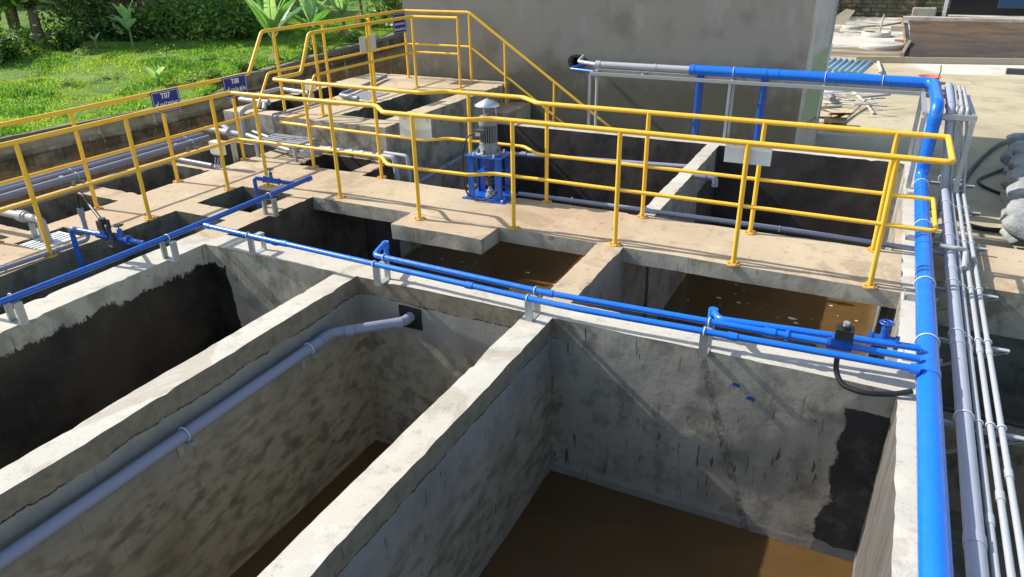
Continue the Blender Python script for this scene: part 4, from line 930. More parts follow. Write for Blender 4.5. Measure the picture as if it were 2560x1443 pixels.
# mud bed, formwork boards, well rings
def m_mud():
    m = mat('mud', (.1, .08, .06), .6); t = NT(m); x, y, z = t.xyz()
    b = t.mix(t.ramp(t.noise(.45, 6, .65, scale=(.6, 1, 1)), .35, .65), (.034, .027, .023), (.070, .050, .034))
    b = t.mix(t.ramp(t.noise(1.1, 7, .75, scale=(.6, 1.5, 1)), .46, .62, cb=(.8, .8, .8)), b, (.022, .018, .017))
    b = t.mix(t.ramp(t.noise(3.5, 5, .7, off=(3, 3, 3)), .60, .68, cb=(.7, .7, .7)), b, (.16, .13, .10))
    g = t.ramp(t.math('DIVIDE', t.math('ADD', y, t.math('MULTIPLY', t.noise(.5, 6, .65), 9.)), 50.), .60, .76)
    b = t.mix(t.math('MULTIPLY', t.math('MULTIPLY', g, .8), t.ramp(t.noise(.8, 6, .7, off=(6, 6, 1)), .35, .55)), b, (.13, .08, .042))
    t.col(b); t.bump(t.noise(3, 8, .7), .5, .05); return m
F0 = at(2262, 150, z=GZ); F1 = at(2258, 60, z=GZ); Fy0 = at(2300, 150, z=GZ).y; Fy1 = at(2400, 56, z=GZ).y
mud = grid_mesh('mud_bed', F0.x+.1, 16, Fy0+.1, Fy1, lambda x, y: GZ+.07+noise.noise(Vector((x*.6, y*.6, 1)))*.05, 50, 50, m_mud())
MWOOD = m_paint('weathered_board', (.42, .36, .27), .8, .3, .5, (.2, .15, .1))
MWOODD = m_paint('dirty_board', (.25, .19, .13), .8, .3, .5, (.12, .09, .06))
def board(name, p, q, h, w, label, mtl=MWOOD, grp='formwork boards round the mud bed'):
    t = MB().beam(Vector((p.x, p.y, GZ+h/2)), Vector((q.x, q.y, GZ+h/2)), w, h).build(name, mtl, base=(p.x, p.y, GZ)); tag(t, label, 'board', grp)
board('formwork_board', at(2138, 156, z=GZ), at(2570, 163, z=GZ), .17, .06, 'long pale formwork board lying in front of the mud bed')
board('formwork_board', at(2262, 136, z=GZ), at(2258, 80, z=GZ), .14, .05, 'weathered side board of the mud bed beside the flat round cover', MWOODD)
board('formwork_board', at(2258, 80, z=GZ), at(2254, 56, z=GZ), .16, .05, 'far side board of the mud bed in line behind the open well ring', MWOODD)
board('loose_plank', at(2253, 146, z=GZ), at(2272, 113, z=GZ), .16, .10, 'loose plank leaning at the front corner of the mud bed', MWOODD)
board('formwork_board', at(2270, 58, z=GZ), at(2390, 62, z=GZ), .12, .08, 'low dark board along the back of the mud bed', MWOODD)
wb = MB().box((at(2255, 57, z=GZ).x, Fy1, GZ), (18, Fy1+.4, GZ+.17)).build('back_kerb', m_top('whitewashed_kerb', (.6, .58, .54), (.45, .42, .38)), base=(4, Fy1, GZ)); tag(wb, 'long whitish kerb along the far side of the mud bed', 'kerb')
board('thin_batten', at(2140, 70, z=GZ), at(2195, 66, z=GZ), .06, .05, 'thin pale batten lying beyond the well ring', MWOOD)
board('thin_batten', at(2195, 68, z=GZ), at(2252, 58, z=GZ), .06, .05, 'thin pale batten reaching from the well ring to the mud bed corner', MWOOD)
MLIME = m_top('limewashed_cement', (.55, .53, .49), (.46, .44, .4), stain=(.3, .27, .2))
def disc(px0, px1, py, h, hole, label, name):
    a, b = at(px0, py, z=GZ), at(px1, py, z=GZ); c = (a+b)/2; r = (b-a).length/2
    t = thing(name, (c.x, c.y, GZ), label, 'well ring' if hole else 'well cover')
    if hole: MB().lathe((c.x, c.y, GZ), [(r, 0), (r, h), (r*.72, h), (r*.72, 0)], 36).build('ring', MLIME, t); MB().cyl((c.x, c.y, GZ+.003), r*.7, .01, 30).build('opening_shade_disc', mat('well_shade', (.02, .02, .02)), t)  # disc painted near-black for the shade down the well
    else: MB().lathe((c.x, c.y, GZ), [(r*.97, 0), (r, h*.5), (r, h), (r*.9, h+.02), (0, h+.03)], 40).build('slab', MLIME, t)
    return c, r
disc(2146, 2258, 120, .14, False, 'wide flat round concrete cover lying before the mud bed', 'well_cover')
wc, wr_ = disc(2154, 2224, 91, .16, True, 'open round concrete well ring with a stick standing in it', 'well_ring')
tag(MB().tube([(wc.x+.1, wc.y, GZ), (wc.x+.15, wc.y, GZ+.75)], .03, 8).build('stick', MWOOD, base=(wc.x, wc.y, GZ)), 'upright stick standing in the open well ring', 'stick')
disc(2105, 2150, 72, .10, False, 'small pale round slab near the foot of the brick wall', 'round_slab')
MBRK = mat('hollow_brick', (.45, .25, .15), .85)
def brick(px, py, s, lab, mtl, w=.9):
    p = at(px, py, z=GZ); r = thing('brick', (p.x, p.y, GZ), lab, 'brick'); MB().box((p.x-s*w, p.y-s*.45, GZ), (p.x+s*w, p.y+s*.45, GZ+s*.75)).build('block', mtl, r, bevel=.01)
brick(2242, 78, .26, 'pale hollow brick propping the far side board', MWOOD); brick(2249, 110, .2, 'brown brick beside the flat round cover', MBRK)
brick(2537, 186, .19, 'single dark brick lying alone on the white lime patch', MIRON, 1.1)
brick(2085, 80, .2, 'grey rubble lump at the far corner of the grey building', MLIME)
p = at(2092, 62, z=GZ); tag(MB().add([(p.x-.5, p.y, GZ), (p.x+.3, p.y, GZ), (p.x+.6, p.y+.1, GZ+.55), (p.x+.25, p.y+.1, GZ+.6), (p.x-.5, p.y+.2, GZ), (p.x+.3, p.y+.2, GZ), (p.x+.6, p.y+.25, GZ+.55), (p.x+.25, p.y+.25, GZ+.6)], [(0, 1, 2, 3), (7, 6, 5, 4), (0, 4, 5, 1), (1, 5, 6, 2), (2, 6, 7, 3), (3, 7, 4, 0)]).build('leaning_board', MWOOD, base=(p.x, p.y, GZ)), 'pale board leaning at the far corner of the grey building', 'board')
# far brick wall and dark shed opening
def m_brick(name, c1, c2, mort, sc, moss=.5, axis='xz'):
    m = mat(name, c1, .9, spec=.2); t = NT(m)
    g = t.n.new('ShaderNodeNewGeometry'); sp = t.n.new('ShaderNodeSeparateXYZ'); cb = t.n.new('ShaderNodeCombineXYZ'); t.l.new(g.outputs['Position'], sp.inputs[0])
    if axis == 'xz': t.l.new(sp.outputs[0], cb.inputs[0])
    else: t.l.new(sp.outputs[1], cb.inputs[0])
    t.l.new(sp.outputs[2], cb.inputs[1])
    br = t.n.new('ShaderNodeTexBrick'); t.l.new(cb.outputs[0], br.inputs[0]); br.inputs['Color1'].default_value = (*c1, 1); br.inputs['Color2'].default_value = (*c2, 1); br.inputs['Mortar'].default_value = (*mort, 1)
    br.inputs['Scale'].default_value = 1; br.inputs['Brick Width'].default_value = sc[0]; br.inputs['Row Height'].default_value = sc[1]; br.inputs['Mortar Size'].default_value = sc[2]
    b = t.mix(t.math('MULTIPLY', t.ramp(t.noise(1.2, 7, .7, off=(3, 3, 1)), .42, .6), moss), br.outputs[0], (.03, .032, .02))
    b = t.mix(t.ramp(t.noise(2.5, 7, .75, scale=(1, 1, .35), off=(1, 7, 1)), .56, .64, cb=(.7, .7, .7)), b, (.20, .10, .04))
    b = t.mix(t.ramp(t.noise(1.8, 7, .75, off=(9, 3, 5)), .57, .66, cb=(.8, .8, .8)), b, (.24, .22, .18))
    t.col(b); t.bump(br.outputs['Fac'], -.6, .02); return m
FY = at(2130, 48, z=GZ).y+1.2
fw = thing('brick_boundary_wall', (4, FY, GZ), 'old mossy grey brick wall across the far end of the yard', 'wall')
MFB = m_brick('mossy_brick', (.17, .155, .11), (.09, .085, .06), (.05, .05, .035), (.42, .17, .03), .8)
xs_ = at(2370, 40, y=FY).x
MB().box((-9, FY, GZ), (xs_, FY+.3, GZ+7)).build('brickwork', MFB, fw)
xp0, xp1 = at(2278, 40, y=FY).x, at(2338, 40, y=FY).x
MB().box((xp0, FY-.25, GZ), (xp1, FY-.002, at(2300, 18, y=FY).z)).build('plastered_pier', m_top('grey_plaster', (.36, .34, .28), (.28, .27, .22)), fw, bevel=.05)
sh = thing('dark_shed', (xs_+5, FY+1, GZ), 'dark open shed with a slanting pale post at the far right of the yard', 'shed')
MDK = mat('shed_shade', (.012, .014, .018), .8)  # shade of the open shed painted into its back wall
MB().box((xs_+.02, FY+2.2, GZ), (xs_+18, FY+2.4, GZ+7)).build('back_wall', MDK, sh); MB().box((xs_+.3, FY-.3, 2.6), (xs_+18, FY+2.19, 2.75)).build('roof', mat('shed_roof', (.03, .08, .16), .5), sh)
MB().beam((at(2356, 50, y=FY).x, FY-.1, GZ), (at(2370, 0, y=FY).x, FY-.1, 3.0), .14, .14).build('post', MW, sh)
MB().box((at(2490, 30, y=FY).x, FY-.1, at(2490, 20, y=FY).z), (xs_+18, FY-.04, 2.6)).build('blue_tarpaulin', mat('tarpaulin', (.01, .05, .12), .6), sh)

# corrugated blue sheet
def corr(p, lx, ly, rot, label):
    n = 40; vs = []; 
    for i in range(n+1):
        for j in (0, 1):
            vs.append((lx*(i/n-.5), ly*(j-.5), .045*math.sin(i/n*math.pi*2*8)))
    fs = [(i*2, i*2+2, i*2+3, i*2+1) for i in range(n)]
    Mx = Matrix.Translation((p.x, p.y, GZ+.24)) @ Matrix.Rotation(rot, 4, 'Z') @ Matrix.Rotation(.22, 4, 'X')
    m = MB().add([Mx @ Vector(v) for v in vs], fs, 0, True); o = m.build('corrugated_sheet', m_paint('faded_blue_sheet', (.26, .40, .48), .5, .5, .6, (.42, .42, .38)), base=(p.x, p.y, GZ))
    s = o.modifiers.new('thickness', 'SOLIDIFY'); s.thickness = .006; tag(o, label, 'roof sheet')
corr(at(2106, 188, z=GZ), 1.25, .9, -.3, 'faded blue corrugated roofing sheet lying behind the raised blue pipe')
pb = at(2095, 195, z=GZ); o = MB().box((pb.x-.7, pb.y-.55, GZ), (pb.x+.5, pb.y-.2, GZ+.14)).build('sheet_prop', MWOODD, base=(pb.x, pb.y, GZ)); tag(o, 'dark timber prop under the corrugated blue sheet', 'timber')
# pile of pipe offcuts
def stick(name, pts, r, label, mtl=MWOOD, cat='pipe offcut', grp='pipe offcuts dropped in the yard'):
    P = [at(a, b, z=GZ+c) for a, b, c in pts]; t = thing(name, P[0], label, cat, grp)
    MB().tube(P, r, 10, .2).build('tube', mtl, t); return t
MOFF = m_paint('dusty_pvc', (.50, .47, .40), .6, .4, .4, (.3, .26, .2))
stick('pipe_offcut', [(2095, 315, .03), (2130, 283, .05), (2170, 245, .12)], .026, 'long pale offcut reaching toward the viewer from the pile')
stick('pipe_offcut', [(2184, 284, .03), (2162, 255, .08), (2128, 225, .2)], .026, 'pale offcut crossing the longest one, its dark end to the right', MOFF)
stick('pipe_offcut', [(2080, 248, .12), (2055, 215, .14)], .055, 'thick open ended grey pipe offcut pointing at the viewer', MG)
stick('pipe_offcut', [(2050, 268, .03), (2104, 265, .03)], .03, 'short straight pale offcut lying alone near the column', MOFF)
stick('pipe_offcut', [(2194, 200, .03), (2203, 180, .06), (2196, 156, .03)], .045, 'curved pale hose length standing out behind the raised blue pipe', MOFF)
for k in range(22):
    x, y = random.uniform(2048, 2165), random.uniform(224, 264); a = random.uniform(-.5, .5); L = random.uniform(25, 80)
    stick('pipe_offcut', [(x, y, .03+k*.012), (x+L*math.cos(a), y+L*.35*math.sin(a), .05+k*.012)], random.uniform(.012, .022), ['white', 'grey', 'cream'][k % 3]+f' offcut in the heap beside the column', [MW, MG, MOFF][k % 3])
# red basket, carton
rp = at(2320, 207, z=GZ); rk = thing('red_basin', rp, 'faded red plastic basin with a bent handle behind the raised blue pipe', 'basin')
MRED = m_paint('faded_red_plastic', (.52, .13, .10), .5, .5, .3, (.4, .25, .2))
MB().lathe(rp, [(.0, .01), (.18, .01), (.24, .16), (.26, .16), (.19, 0), (.0, 0)], 24).build('bowl', MRED, rk); MB().tube([rp+Vector((.2, 0, .15)), rp+Vector((.22, 0, .3)), rp+Vector((.2, .05, .42))], .012, 8).build('handle', MBLK, rk)
cpx = at(2052, 312, z=GZ); ct = thing('torn_carton', cpx, 'torn brown cardboard and dead leaves lying by the foot of the column', 'cardboard')
MCARD = m_paint('cardboard', (.42, .29, .14), .9, .2, .4, (.2, .13, .06)); m = MB()
for k in range(9):
    c = cpx+Vector((random.uniform(-.35, .35), random.uniform(-.35, .3), .03+.03*k)); R3 = Matrix.Translation(c) @ Matrix.Rotation(random.random()*3, 4, 'Z') @ Matrix.Rotation(random.uniform(-.5, .5), 4, 'X')
    m.box((-.2, -.13, 0), (.2, .13, .008), 0, R3)
m.build('sheets', MCARD, ct)
# hose on the ground and the sacks
hs = thing('black_hose', at(2450, 450, z=GZ), 'long black hose looping over the damp ground beside the grey sacks', 'hose')
pts = [(2600, 330), (2540, 345), (2490, 365), (2450, 400), (2425, 430), (2400, 470), (2388, 520), (2400, 555), (2450, 572), (2510, 577), (2600, 565)]
MB().tube([at(a, b, z=GZ+.035) for a, b in pts], .028, 12, .3).build('hose', MBLK, hs)
hs2 = thing('black_hose', at(2450, 450, z=GZ), 'thinner black hose bending sharply toward the grey sacks', 'hose')
MB().tube([at(a, b, z=GZ+.03) for a, b in ((2600, 385), (2520, 420), (2465, 440), (2445, 448), (2450, 462), (2500, 485), (2600, 510))], .022, 12, .2).build('hose', MBLK, hs2)
MSACK = mat('woven_sack', (.50, .55, .6), .7, spec=.3); t = NT(MSACK); t.col(t.mix(t.ramp(t.noise(5, 6, .7), .4, .68), (.36, .375, .385), (.22, .225, .225))); t.bump(t.noise(9, 7, .7), .7, .05)
def sack(c, sx, sy, sz, rot, seed):
    n, k = 34, 20; vs = []
    for i in range(k+1):
        th = math.pi*i/k
        for j in range(n):
            ph = 2*math.pi*j/n; e = .55
            cx, cy, cz = [math.copysign(abs(v)**e, v) for v in (math.sin(th)*math.cos(ph), math.sin(th)*math.sin(ph), math.cos(th))]
            v = Vector((cx*sx, cy*sy, cz*sz)); pinch = 1-.35*max(0, abs(cx)-.75)/.25; v.z *= pinch; v += noise.noise_vector(v*4+Vector((seed, 0, 0)))*.06+noise.noise_vector(v*13+Vector((seed, 9, 0)))*.022; vs.append(v)
    Mx = Matrix.Translation(c) @ Matrix.Rotation(rot, 4, 'Z')
    fs = [(i*n+j, i*n+(j+1) % n, (i+1)*n+(j+1) % n, (i+1)*n+j) for i in range(k) for j in range(n)]
    return MB().add([Mx @ v for v in vs], [tuple(reversed(f)) for f in fs], 0, True)
lb = ['farthest', 'second farthest', 'third from the back', 'middle', 'fourth from the front', 'third from the front', 'second nearest', 'nearest']
for k, (px, py) in enumerate(((2548, 352), (2556, 378), (2545, 398), (2550, 432), (2552, 468), (2556, 502), (2560, 545), (2566, 590))):
    c = at(px+28, py, z=GZ+.22); o = sack(c, .34, .21, .11, .3*math.sin(k*2.1), k*3.3).build('sack', MSACK, base=c); tag(o, f'pale grey filled sack in the row at the right edge, {lb[k]} one', 'sack', 'grey sacks stacked at the right edge')
for k in range(6):
    c = at(2600, 380+k*38, z=GZ+.48); o = sack(c, .34, .21, .11, .4*math.sin(k*1.7+1), k*5.1+40).build('sack', MSACK, base=c); tag(o, f'grey sack in the upper layer at the right edge, {["first","second","third","fourth","fifth","sixth"][k]} from the back', 'sack', 'grey sacks stacked at the right edge')

# ------------------------------------------------------------------ retaining wall and bank
RW = [(-9.15, -1.5), (-9.15, 4.8), (-8.95, 7.0), (-9.0, 9.0), (-9.9, 13.8), (-10.8, 19)]
Z1, Z2 = .42, .60
def rwall_x(y):
    for (x0, y0), (x1, y1) in zip(RW, RW[1:]):
        if y <= y1: return x0+(x1-x0)*(y-y0)/(y1-y0)
    return RW[-1][0]
def m_retain(name, upper, brick):
    m = m_brick(name, (.38, .33, .24), (.29, .245, .175), (.17, .145, .10), (.38, .17, .012), .55, 'yz'); t = NT(m); src = t.b.inputs['Base Color'].links[0].from_socket
    z = t.xyz()[2]; zz = t.math('ADD', z, t.math('MULTIPLY', t.math('SUBTRACT', t.noise(2.2, 6, .7), .5), .22))
    up = t.ramp(zz, upper-.02, upper+.04); plaster = t.mix(t.ramp(t.noise(4, 7, .7), .4, .65), (.36, .33, .255), (.20, .175, .125))
    b = t.mix(t.math('MULTIPLY', up, .85), src, plaster)
    low = t.math('SUBTRACT', 1., t.ramp(zz, upper-.35, upper-.05)); b = t.mix(t.math('MULTIPLY', low, t.ramp(t.noise(7, 7, .75, scale=(1, 1, .35)), .38, .6)), b, (.30, .17, .055))
    mid = t.math('MULTIPLY', t.ramp(zz, upper-.28, upper-.16), t.math('SUBTRACT', 1., up)); b = t.mix(t.math('MULTIPLY', mid, t.ramp(t.noise(5, 6, .7, off=(5, 5, 5)), .3, .6, cb=(.8, .8, .8))), b, (.05, .048, .034))
    b = t.mix(t.ramp(t.noise(9, 5, .7, scale=(1, 1, .25), off=(3, 3, 3)), .60, .66, cb=(.8, .8, .8)), b, (.5, .48, .41))
    t.col(b); return m
MRW = m_retain('stained_blockwork', .20, 1); MRW2 = m_retain('stained_brickwork', .50, 1)
def rwall(y0, y1, zt, label, wall_m):
    t = thing('retaining_wall', (rwall_x((y0+y1)/2), (y0+y1)/2, 0), label, 'wall', 'retaining walls below the grass bank')
    ys = np.arange(y0, y1+.01, .12); zs = np.linspace(-.7, zt, 14); m = MB(); vs = []; n = len(zs)+1
    for y in ys:
        x = rwall_x(y)
        for z in zs: 
            w = noise.noise_vector(Vector((x, y*2, z*3)))*.02; vs.append((x+w.x, y, z+w.z*(1.6 if z == zs[-1] else .3)))
        w = noise.noise_vector(Vector((x+4, y*2, zt)))*.03; vs.append((x-.10+w.x, y, zt+w.z-.01))
    m.add(vs, [(i*n+j, (i+1)*n+j, (i+1)*n+j+1, i*n+j+1) for i in range(len(ys)-1) for j in range(n-1)], 0)
    m.add([vs[j] for j in range(n)]+[(vs[0][0]-.10, ys[0], -.7)], [tuple(range(n+1))[::-1]], 0)
    m.build('blockwork', wall_m, t)
    cpm = MB(); vs = []
    for y in ys:
        x = rwall_x(y)+.02; w = noise.noise_vector(Vector((x, y*3.3, 7)))*.03
        vs += [(x+.015+w.x, y, zt-.055+w.y*.4), (x+.02+w.x, y, zt+.012+w.z*.5), (x-(.06 if zt < .5 else .15)+w.x, y, zt+.01+w.z*.5), (x-(.07 if zt < .5 else .16), y, zt-.06)]
    cpm.add(vs, [(i*4+j, (i+1)*4+j, (i+1)*4+j+1, i*4+j+1) for i in range(len(ys)-1) for j in range(3)], 0)
    cpm.build('mortar_cap', m_top('mossy_mortar', (.24, .23, .18), (.15, .15, .11), stain=(.08, .09, .05)), t)
    # plaster ledge half way down
    lg_ = MB(); vs = []
    for y in ys:
        x = rwall_x(y); w = noise.noise(Vector((x, y*2.3, 5)))*.03
        vs += [(x+.008, y, zt-.26+w), (x+.035+w*.3, y, zt-.25+w), (x+.035+w*.3, y, zt-.21+w), (x+.008, y, zt-.19+w)]
    lg_.add(vs, [(i*4+j, (i+1)*4+j, (i+1)*4+j+1, i*4+j+1) for i in range(len(ys)-1) for j in range(3)], 0); lg_.build('plaster_ledge', wall_m, t)
rwall(-1.5, 8.3, Z1, 'lower stained blockwork retaining wall along the left pit row', MRW)
rwall(8.38, 18.9, Z2, 'higher brick retaining wall beside the platform running to the grey building', MRW2)
dr = grid_mesh('drain', -9.2, -7.9, -1.6, 10.5, lambda x, y: -.55+noise.noise(Vector((x*2, y*2, 0)))*.03, 14, 90, MSOIL)
grid_mesh('drain', -10.9, -7.2, 10.5, 18.9, lambda x, y: -.5+noise.noise(Vector((x*2, y*2, 0)))*.03, 14, 60, MSOIL)

def m_grass():
    m = mat('grass_ground', (.05, .11, .02), .9, spec=.2); t = NT(m)
    b = t.mix(t.ramp(t.noise(.7, 6, .65), .38, .64), (.11, .22, .04), (.19, .28, .065))
    b = t.mix(t.ramp(t.noise(3, 7, .7, off=(1, 2, 3)), .5, .68), b, (.03, .075, .012)); b = t.mix(t.ramp(t.noise(.5, 5, .6, off=(8, 2, 3)), .55, .7, cb=(.6, .6, .6)), b, (.15, .15, .045))
    t.col(b); t.bump(t.noise(25, 6, .8), .8, .05); return m
MGRS = m_grass()
def bank_z(x, y):
    d = max(0, rwall_x(y)-x-.07); base = Z1 if y < 8.3 else Z2
    if 7.8 < y < 8.8: base = Z1+(Z2-Z1)*(y-7.8)
    return base-.01+min(d, 3)*.02+max(0, d-4)*.015+(noise.noise(Vector((x*.8, y*.8, 0)))*.05+noise.noise(Vector((x*2.6, y*2.6, 5)))*.03)*min(1, d)
def bank():
    ys = np.linspace(-3, 60, 150); ds = np.concatenate([np.linspace(.07, 10, 70), np.linspace(10.5, 60, 30)])
    vs = []; 
    for y in ys:
        xr = rwall_x(y)
        for d in ds: x = xr-d; vs.append((x, y, bank_z(x, y)))
    n = len(ds); m = MB(); m.v = vs; m.f = [(j*n+i, j*n+i+1, (j+1)*n+i+1, (j+1)*n+i) for j in range(len(ys)-1) for i in range(n-1)]; m.f = [tuple(reversed(f)) for f in m.f]
    m.mi = [0]*len(m.f); m.sm = [True]*len(m.f); tag(m.build('grass_bank', MGRS), kind='structure')
bank()
def np_mesh(name, co, tri, mats, mi, parent=None, base=(0, 0, 0), k=3):
    me = bpy.data.meshes.new(name); nv, nf = len(co), len(tri)
    if parent is not None: base = parent_off(parent)
    co = co-np.array(base)
    me.vertices.add(nv); me.vertices.foreach_set('co', co.astype(np.float32).ravel()); me.loops.add(nf*k); me.loops.foreach_set('vertex_index', tri.astype(np.int32).ravel())
    me.polygons.add(nf); me.polygons.foreach_set('loop_start', np.arange(0, nf*k, k, dtype=np.int32)); me.polygons.foreach_set('loop_total', np.full(nf, k, dtype=np.int32))
    for m_ in mats: me.materials.append(m_)
    me.polygons.foreach_set('material_index', mi.astype(np.int32)); me.update(calc_edges=True)
    o = bpy.data.objects.new(name, me); COL.objects.link(o)
    if parent is not None: o.parent = parent
    else: o.location = base
    return o
def m_leaf(name, c, trans=.35, rough=.5):
    m = mat(name, c, rough, spec=.35); t = NT(m)
    tr = t.n.new('ShaderNodeBsdfTranslucent'); tr.inputs[0].default_value = (c[0]*1.6, c[1]*1.5, c[2]*.8, 1); mx = t.n.new('ShaderNodeMixShader'); mx.inputs[0].default_value = trans
    t.l.new(t.b.outputs[0], mx.inputs[1]); t.l.new(tr.outputs[0], mx.inputs[2]); t.l.new(mx.outputs[0], t.n['Material Output'].inputs[0]); return m
GB = [m_leaf('grass_blade_green', (.15, .32, .05), .55), m_leaf('grass_blade_lime', (.27, .42, .075), .55), m_leaf('grass_blade_straw', (.26, .25, .07), .35), m_leaf('grass_blade_dark', (.04, .14, .02), .45)]
def grass(n):
    y = rng.uniform(2, 17, n); d = rng.uniform(0, 1, n)**1.15*9+.02
    xr = np.array([rwall_x(v) for v in y]); x = xr-d-.04
    z = np.array([bank_z(a, b) for a, b in zip(x, y)])
    clump = np.array([noise.noise(Vector((a*1.3, b*1.3, 2))) for a, b in zip(x, y)]); cl2 = np.array([noise.noise(Vector((a*.45, b*.45, 9))) for a, b in zip(x, y)])
    h = rng.uniform(.015, .042, n)*(1+np.clip(clump, -.3, 1)*2.2); ang = rng.uniform(0, 6.28, n); w = rng.uniform(.008, .018, n); lean = rng.uniform(-.9, .9, (n, 2))*h[:, None]
    co = np.zeros((n, 3, 3)); co[:, 0] = np.stack([x-np.cos(ang)*w, y-np.sin(ang)*w, z-.01], 1); co[:, 1] = np.stack([x+np.cos(ang)*w, y+np.sin(ang)*w, z-.01], 1); co[:, 2] = np.stack([x+lean[:, 0], y+lean[:, 1], z+h], 1)
    mi = np.where(cl2 > .12, rng.choice([0, 1, 1, 2], n), rng.choice([0, 0, 1, 3], n)); mi = np.where((clump > .25), rng.choice([0, 3], n), mi); mi = np.where(rng.random(n) < .04, 2, mi)
    o = np_mesh('grass', co.reshape(-1, 3), np.arange(n*3).reshape(-1, 3), GB, mi, base=(-11, 8, .5)); tag(o, 'bright green uneven grass covering the bank behind the retaining wall', 'grass', kind='stuff')
grass(260000)

# foliage
LG = [m_leaf('leaf_mid', (.065, .17, .03)), m_leaf('leaf_light', (.15, .30, .05)), m_leaf('leaf_dark', (.025, .075, .015)), m_leaf('leaf_pale', (.27, .36, .15))]
MBARK = mat('bark', (.13, .10, .075), .9); t = NT(MBARK); t.col(t.mix(t.ramp(t.noise(6, 7, .7, scale=(1, 1, .3)), .4, .65), (.24, .19, .13), (.085, .06, .04))); t.bump(t.noise(14, 7, .7, scale=(1, 1, .3)), .8, .04)
def cloud(name, blobs, n, size, parent, pick=(0, 0, 1, 2), inner=.55, asp=2.2):
    bl_ = np.array([b[:3] for b in blobs]); rr = np.array([b[3] for b in blobs]); k = rng.choice(len(blobs), n, p=rr**2/np.sum(rr**2))
    v = rng.normal(size=(n, 3)); v /= np.linalg.norm(v, axis=1)[:, None]; r = rr[k]*(inner+(1-inner)*rng.random(n)**.6)*(1+.25*rng.normal(size=n))
    c = bl_[k]+v*r[:, None]*np.array([1, 1, .85])
    a = rng.normal(size=(n, 3)); a[:, 2] = a[:, 2]*.6-.3; a /= np.linalg.norm(a, axis=1)[:, None]; b = np.cross(a, rng.normal(size=(n, 3))); b /= np.linalg.norm(b, axis=1)[:, None]
    s = size*rng.uniform(.6, 1.4, n)[:, None]
    co = np.stack([c-a*s, c-b*s/asp, c+a*s, c+b*s/asp], 1).reshape(-1, 3)
    pk = rng.choice(pick, n); return np_mesh(name, co, np.arange(n*4).reshape(-1, 4), LG, pk, parent, k=4)
def shrub(x, y, r, h, label, n=1500, pick=(0, 0, 1, 2), size=.06, name='shrub', grp='shrubs along the edge of the grass'):
    z = bank_z(x, y); t = thing(name, (x, y, z), label, 'shrub', grp)
    bl2 = [(x+random.uniform(-.6, .6)*r, y+random.uniform(-.6, .6)*r, z+h*random.uniform(.15, .8), r*random.uniform(.35, .6)) for _ in range(7)]
    cloud('foliage', bl2, n, size, t, pick)
    m = MB()
    for b in bl2[:5]: m.tube([(x, y, z-.05), ((x+b[0])/2+.05, (y+b[1])/2, z+(b[2]-z)*.5), (b[0], b[1], b[2])], .02, 7, 0, 0, False, [.03, .02, .008])
    m.build('stem', MBARK, t)
def tree(x, y, H, R, label, n=5000, trunk=.18, lean=(0, 0), pick=(0, 0, 1, 2, 2), size=.10, low=.35):
    z = bank_z(x, y); t = thing('tree', (x, y, z), label, 'tree', 'trees behind the grass bank')
    tx, ty = x+lean[0], y+lean[1]
    m = MB(); pts = [(x, y, z-.1), (x+lean[0]*.15+.03, y+lean[1]*.15, z+H*.2), (x+lean[0]*.6-.04, y+lean[1]*.6, z+H*.5), (tx, ty, z+H*.8)]
    m.tube(pts, trunk, 10, 0, 0, False, [trunk*1.35, trunk, trunk*.7, trunk*.3]); bl2 = []
    for k in range(9):
        a = k*2.4; zz = z+H*random.uniform(low, .95); q = (tx*.6+x*.4+math.cos(a)*R*random.uniform(.3, .8), ty*.6+y*.4+math.sin(a)*R*random.uniform(.3, .8), zz)
        bl2.append((*q, R*random.uniform(.32, .5))); s0 = Vector(pts[1]).lerp(Vector(pts[2]), random.random())
        m.tube([s0, s0.lerp(Vector(q), .5)+Vector((0, 0, .1)), q], .05, 7, 0, 0, False, [trunk*.45, trunk*.3, trunk*.1])
    for k in range(int(trunk*90)):
        a = random.random()*6.28; rr_ = trunk*random.uniform(1.0, 1.35); q0 = Vector((x+math.cos(a)*trunk*.8, y+math.sin(a)*trunk*.8, z+H*random.uniform(.2, .5)))
        m.tube([q0, Vector((x+math.cos(a)*rr_, y+math.sin(a)*rr_, z+H*.12)), Vector((x+math.cos(a+.3)*rr_*1.25, y+math.sin(a+.3)*rr_*1.25, z-.05))], .02, 5, 0, 0, False, [.008, .014, .02])
    bl2.append((tx, ty, z+H*.9, R*.5)); m.build('trunk', MBARK, t); cloud('crown', bl2, n, size, t, pick)
def where(px, py, z=.75):
    p = at(px, py, z=z)
    for _ in range(4): p = at(px, py, z=bank_z(p.x, p.y))
    return p
# front edge: shrubs and trunks
spots = [(8, 128, .6, .5, 'dark rounded shrub at the far left edge of the grass'), (150, 118, .45, .35, 'low dark shrub right of the two thick trunks'), (215, 92, .9, .9, 'tall dark shrub behind the low one by the trunks'), (270, 84, .7, .7, 'dense dark shrub behind the young big leaved plant'),
         (318, 96, .5, .5, 'low dark shrub left of the leaning trunk'), (432, 92, .7, .8, 'loose green shrub beside the leaning trunk'), (492, 92, .8, .8, 'pale green bushy shrub near the middle of the grass edge'), (548, 84, .9, 1.1, 'bright bushy shrub left of the banana plants'), (612, 88, .7, .9, 'tall loose shrub just left of the banana plants'), (575, 60, 1.1, 1.5, 'taller pale shrub rising behind the bright bushy one')]
for k, (px, py, r, h, lab) in enumerate(spots):
    p = where(px, py+6); shrub(p.x, p.y, r, h, lab, int(2300*r+500), (0, 2, 2, 2, 1, 3) if k < 5 else (0, 1, 1, 0, 1, 3), random.uniform(.035, .065))
